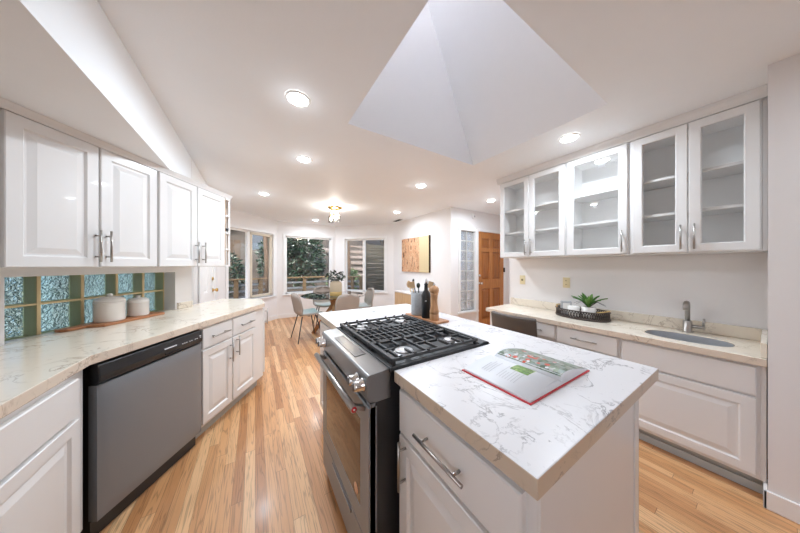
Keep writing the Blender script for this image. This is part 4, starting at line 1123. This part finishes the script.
bush('light green foliage at the top of the left window', (-1.85, 12.9, 3.9), (1.3, .9, 1.2), 2000, .20, 'leaf_l')
bush('small bright plant below the steps in the right window', (3.50, 9.4, .7), (.25, .25, .45), 600, .12, 'leaf_l')
bush('dark canopy over the slat wall in the right window', (6.1, 11.5, 3.6), (1.3, 1.0, .8), 1800, .20, 'leaf_d')
bush('dark canopy behind the blue gray wall in the left window', (.6, 14.6, 3.8), (1.2, .9, 1.9), 2200, .22, 'leaf_d')
bush('hedge added outside the glass block window to darken the blocks', Ls(.3, -2.6, .75), (.75, .85, 1.05), 3000, .13, 'leaf_m')  # added as a dark backdrop against bright sky behind the blocks
def tree(label, x, y, z, h, r):
    t = thing('tree_trunk', label, 'tree', (x, y, z), 0)
    G().tube([(0, 0, 0), (.05, 0, h * .3), (-.04, .05, h * .6), (.05, 0, h)], [r, r * .9, r * .8, r * .65], 12).done('trunk', 'bark', t)
tree('brown tree trunk in the right pane of the left window', .30, 9.3, -.4, 6, .085)
tree('dark tree trunk at the left edge of the right window', 3.12, 8.95, -.4, 6, .10)
tree('slim tree trunk at the right of the centre window', 2.95, 10.9, .4, 6, .10)
t = thing('garden_shed', 'blue gray wall seen through the left window', 'shed', (.15, 11.9, 1.3), R(4))
G().box(-.36, .55, 0, .7, 0, 2.6).done('wall', 'siding', t)
G().box(-.48, .63, -.12, .8, 2.6, 2.7).done('roof', 'brown_wood', t)
t = thing('wood_screen', 'brown wooden screen behind the bush of the left window', 'fence', (-1.75, 10.2, .1), R(3))
for k in range(6): G().box(k * .22, k * .22 + .20, 0, .03, 0, 2.15).done('board', 'brown_wood', t)
for z in (.3, 1.9): G().box(0, 1.32, .03, .08, z, z + .1).done('rail', 'deck_wood', t)
t = thing('slat_fence', 'weathered horizontal slat wall in the right pane of the right window', 'fence', (3.28, 7.5, -.3), R(8))
for k in range(17): G().box(0, 2.4, 0, .03, .08 + k * .135, .08 + k * .135 + .122).done('slat', 'fence_wood', t)
for a in (.05, 1.2, 2.35): G().box(a - .045, a + .045, .03, .12, 0, 2.4).done('post', 'brown_wood', t)
for k in range(7):
    q = tag(G().box(-.9, .9, -.16, .16, 0, .17).done('garden_step', 'stone', None, bev=.03), 'x', 'step', 'garden steps')
    q.location = (3.95 + k * .165, 9.9 + k * .42, .45 + k * .30); q.rotation_euler = (0, 0, R(-24))
    q['label'] = 'stone step ' + ['lowest of', 'second from the bottom of', 'third from the bottom of', 'middle one of', 'third from the top of', 'second from the top of', 'topmost of'][k] + ' the garden flight'
for k, (x, y, z, r) in enumerate(((2.35, 9.75, .25, .22), (2.75, 10.15, .62, .22), (2.55, 11.6, 1.5, .26), (3.05, 9.75, .55, .15), (3.1, 12.0, 2.0, .34))):
    t = tag(G().sphere((0, 0, 0), r * 1.3, r, r * .6, 10, 6).done('boulder', 'stone'), ['pale boulder at the foot of the big bush', 'pale boulder in front of the slim trunk', 'boulder on the slope behind the big bush', 'boulder beside the small bright plant', 'boulder highest on the slope'][k], 'boulder', 'garden boulders')
    t.location = (x, y, z)
t = thing('car', 'pale car parked at the top of the garden steps', 'car', (6.9, 15.3, 3.0), R(-20))
g = G(); pr = [(-2.1, .25), (-2.15, .7), (-1.9, .9), (-1.2, .95), (-.7, 1.4), (.9, 1.42), (1.5, .98), (2.1, .85), (2.15, .3)]
va = g.vs([(x, -.85, z) for x, z in pr]); vb = g.vs([(x, .85, z) for x, z in pr])
for k in range(9): g.face([va[k], va[(k + 1) % 9], vb[(k + 1) % 9], vb[k]])
g.face(va); g.face(vb[::-1]); g.done('body', 'carpaint', t, bev=.08, segs=3)
G().prism([(-1.0, -.87), (1.3, -.87), (1.3, -.86), (-1.0, -.86)], .98, 1.3).done('side_window', 'carglass', t)
G().box(-2.17, -2.10, -.7, -.4, .65, .8).done('tail_light', 'red', t)
for x in (-1.35, 1.4):
    for y in (-.86, .68):
        w_ = G().lathe([(.001, 0), (.31, 0), (.33, .03), (.33, .15), (.31, .18), (.001, .18)], 24).done('wheel', 'blackp', t); w_.rotation_euler = (R(-90), 0, 0); w_.location = (x, y, .33)
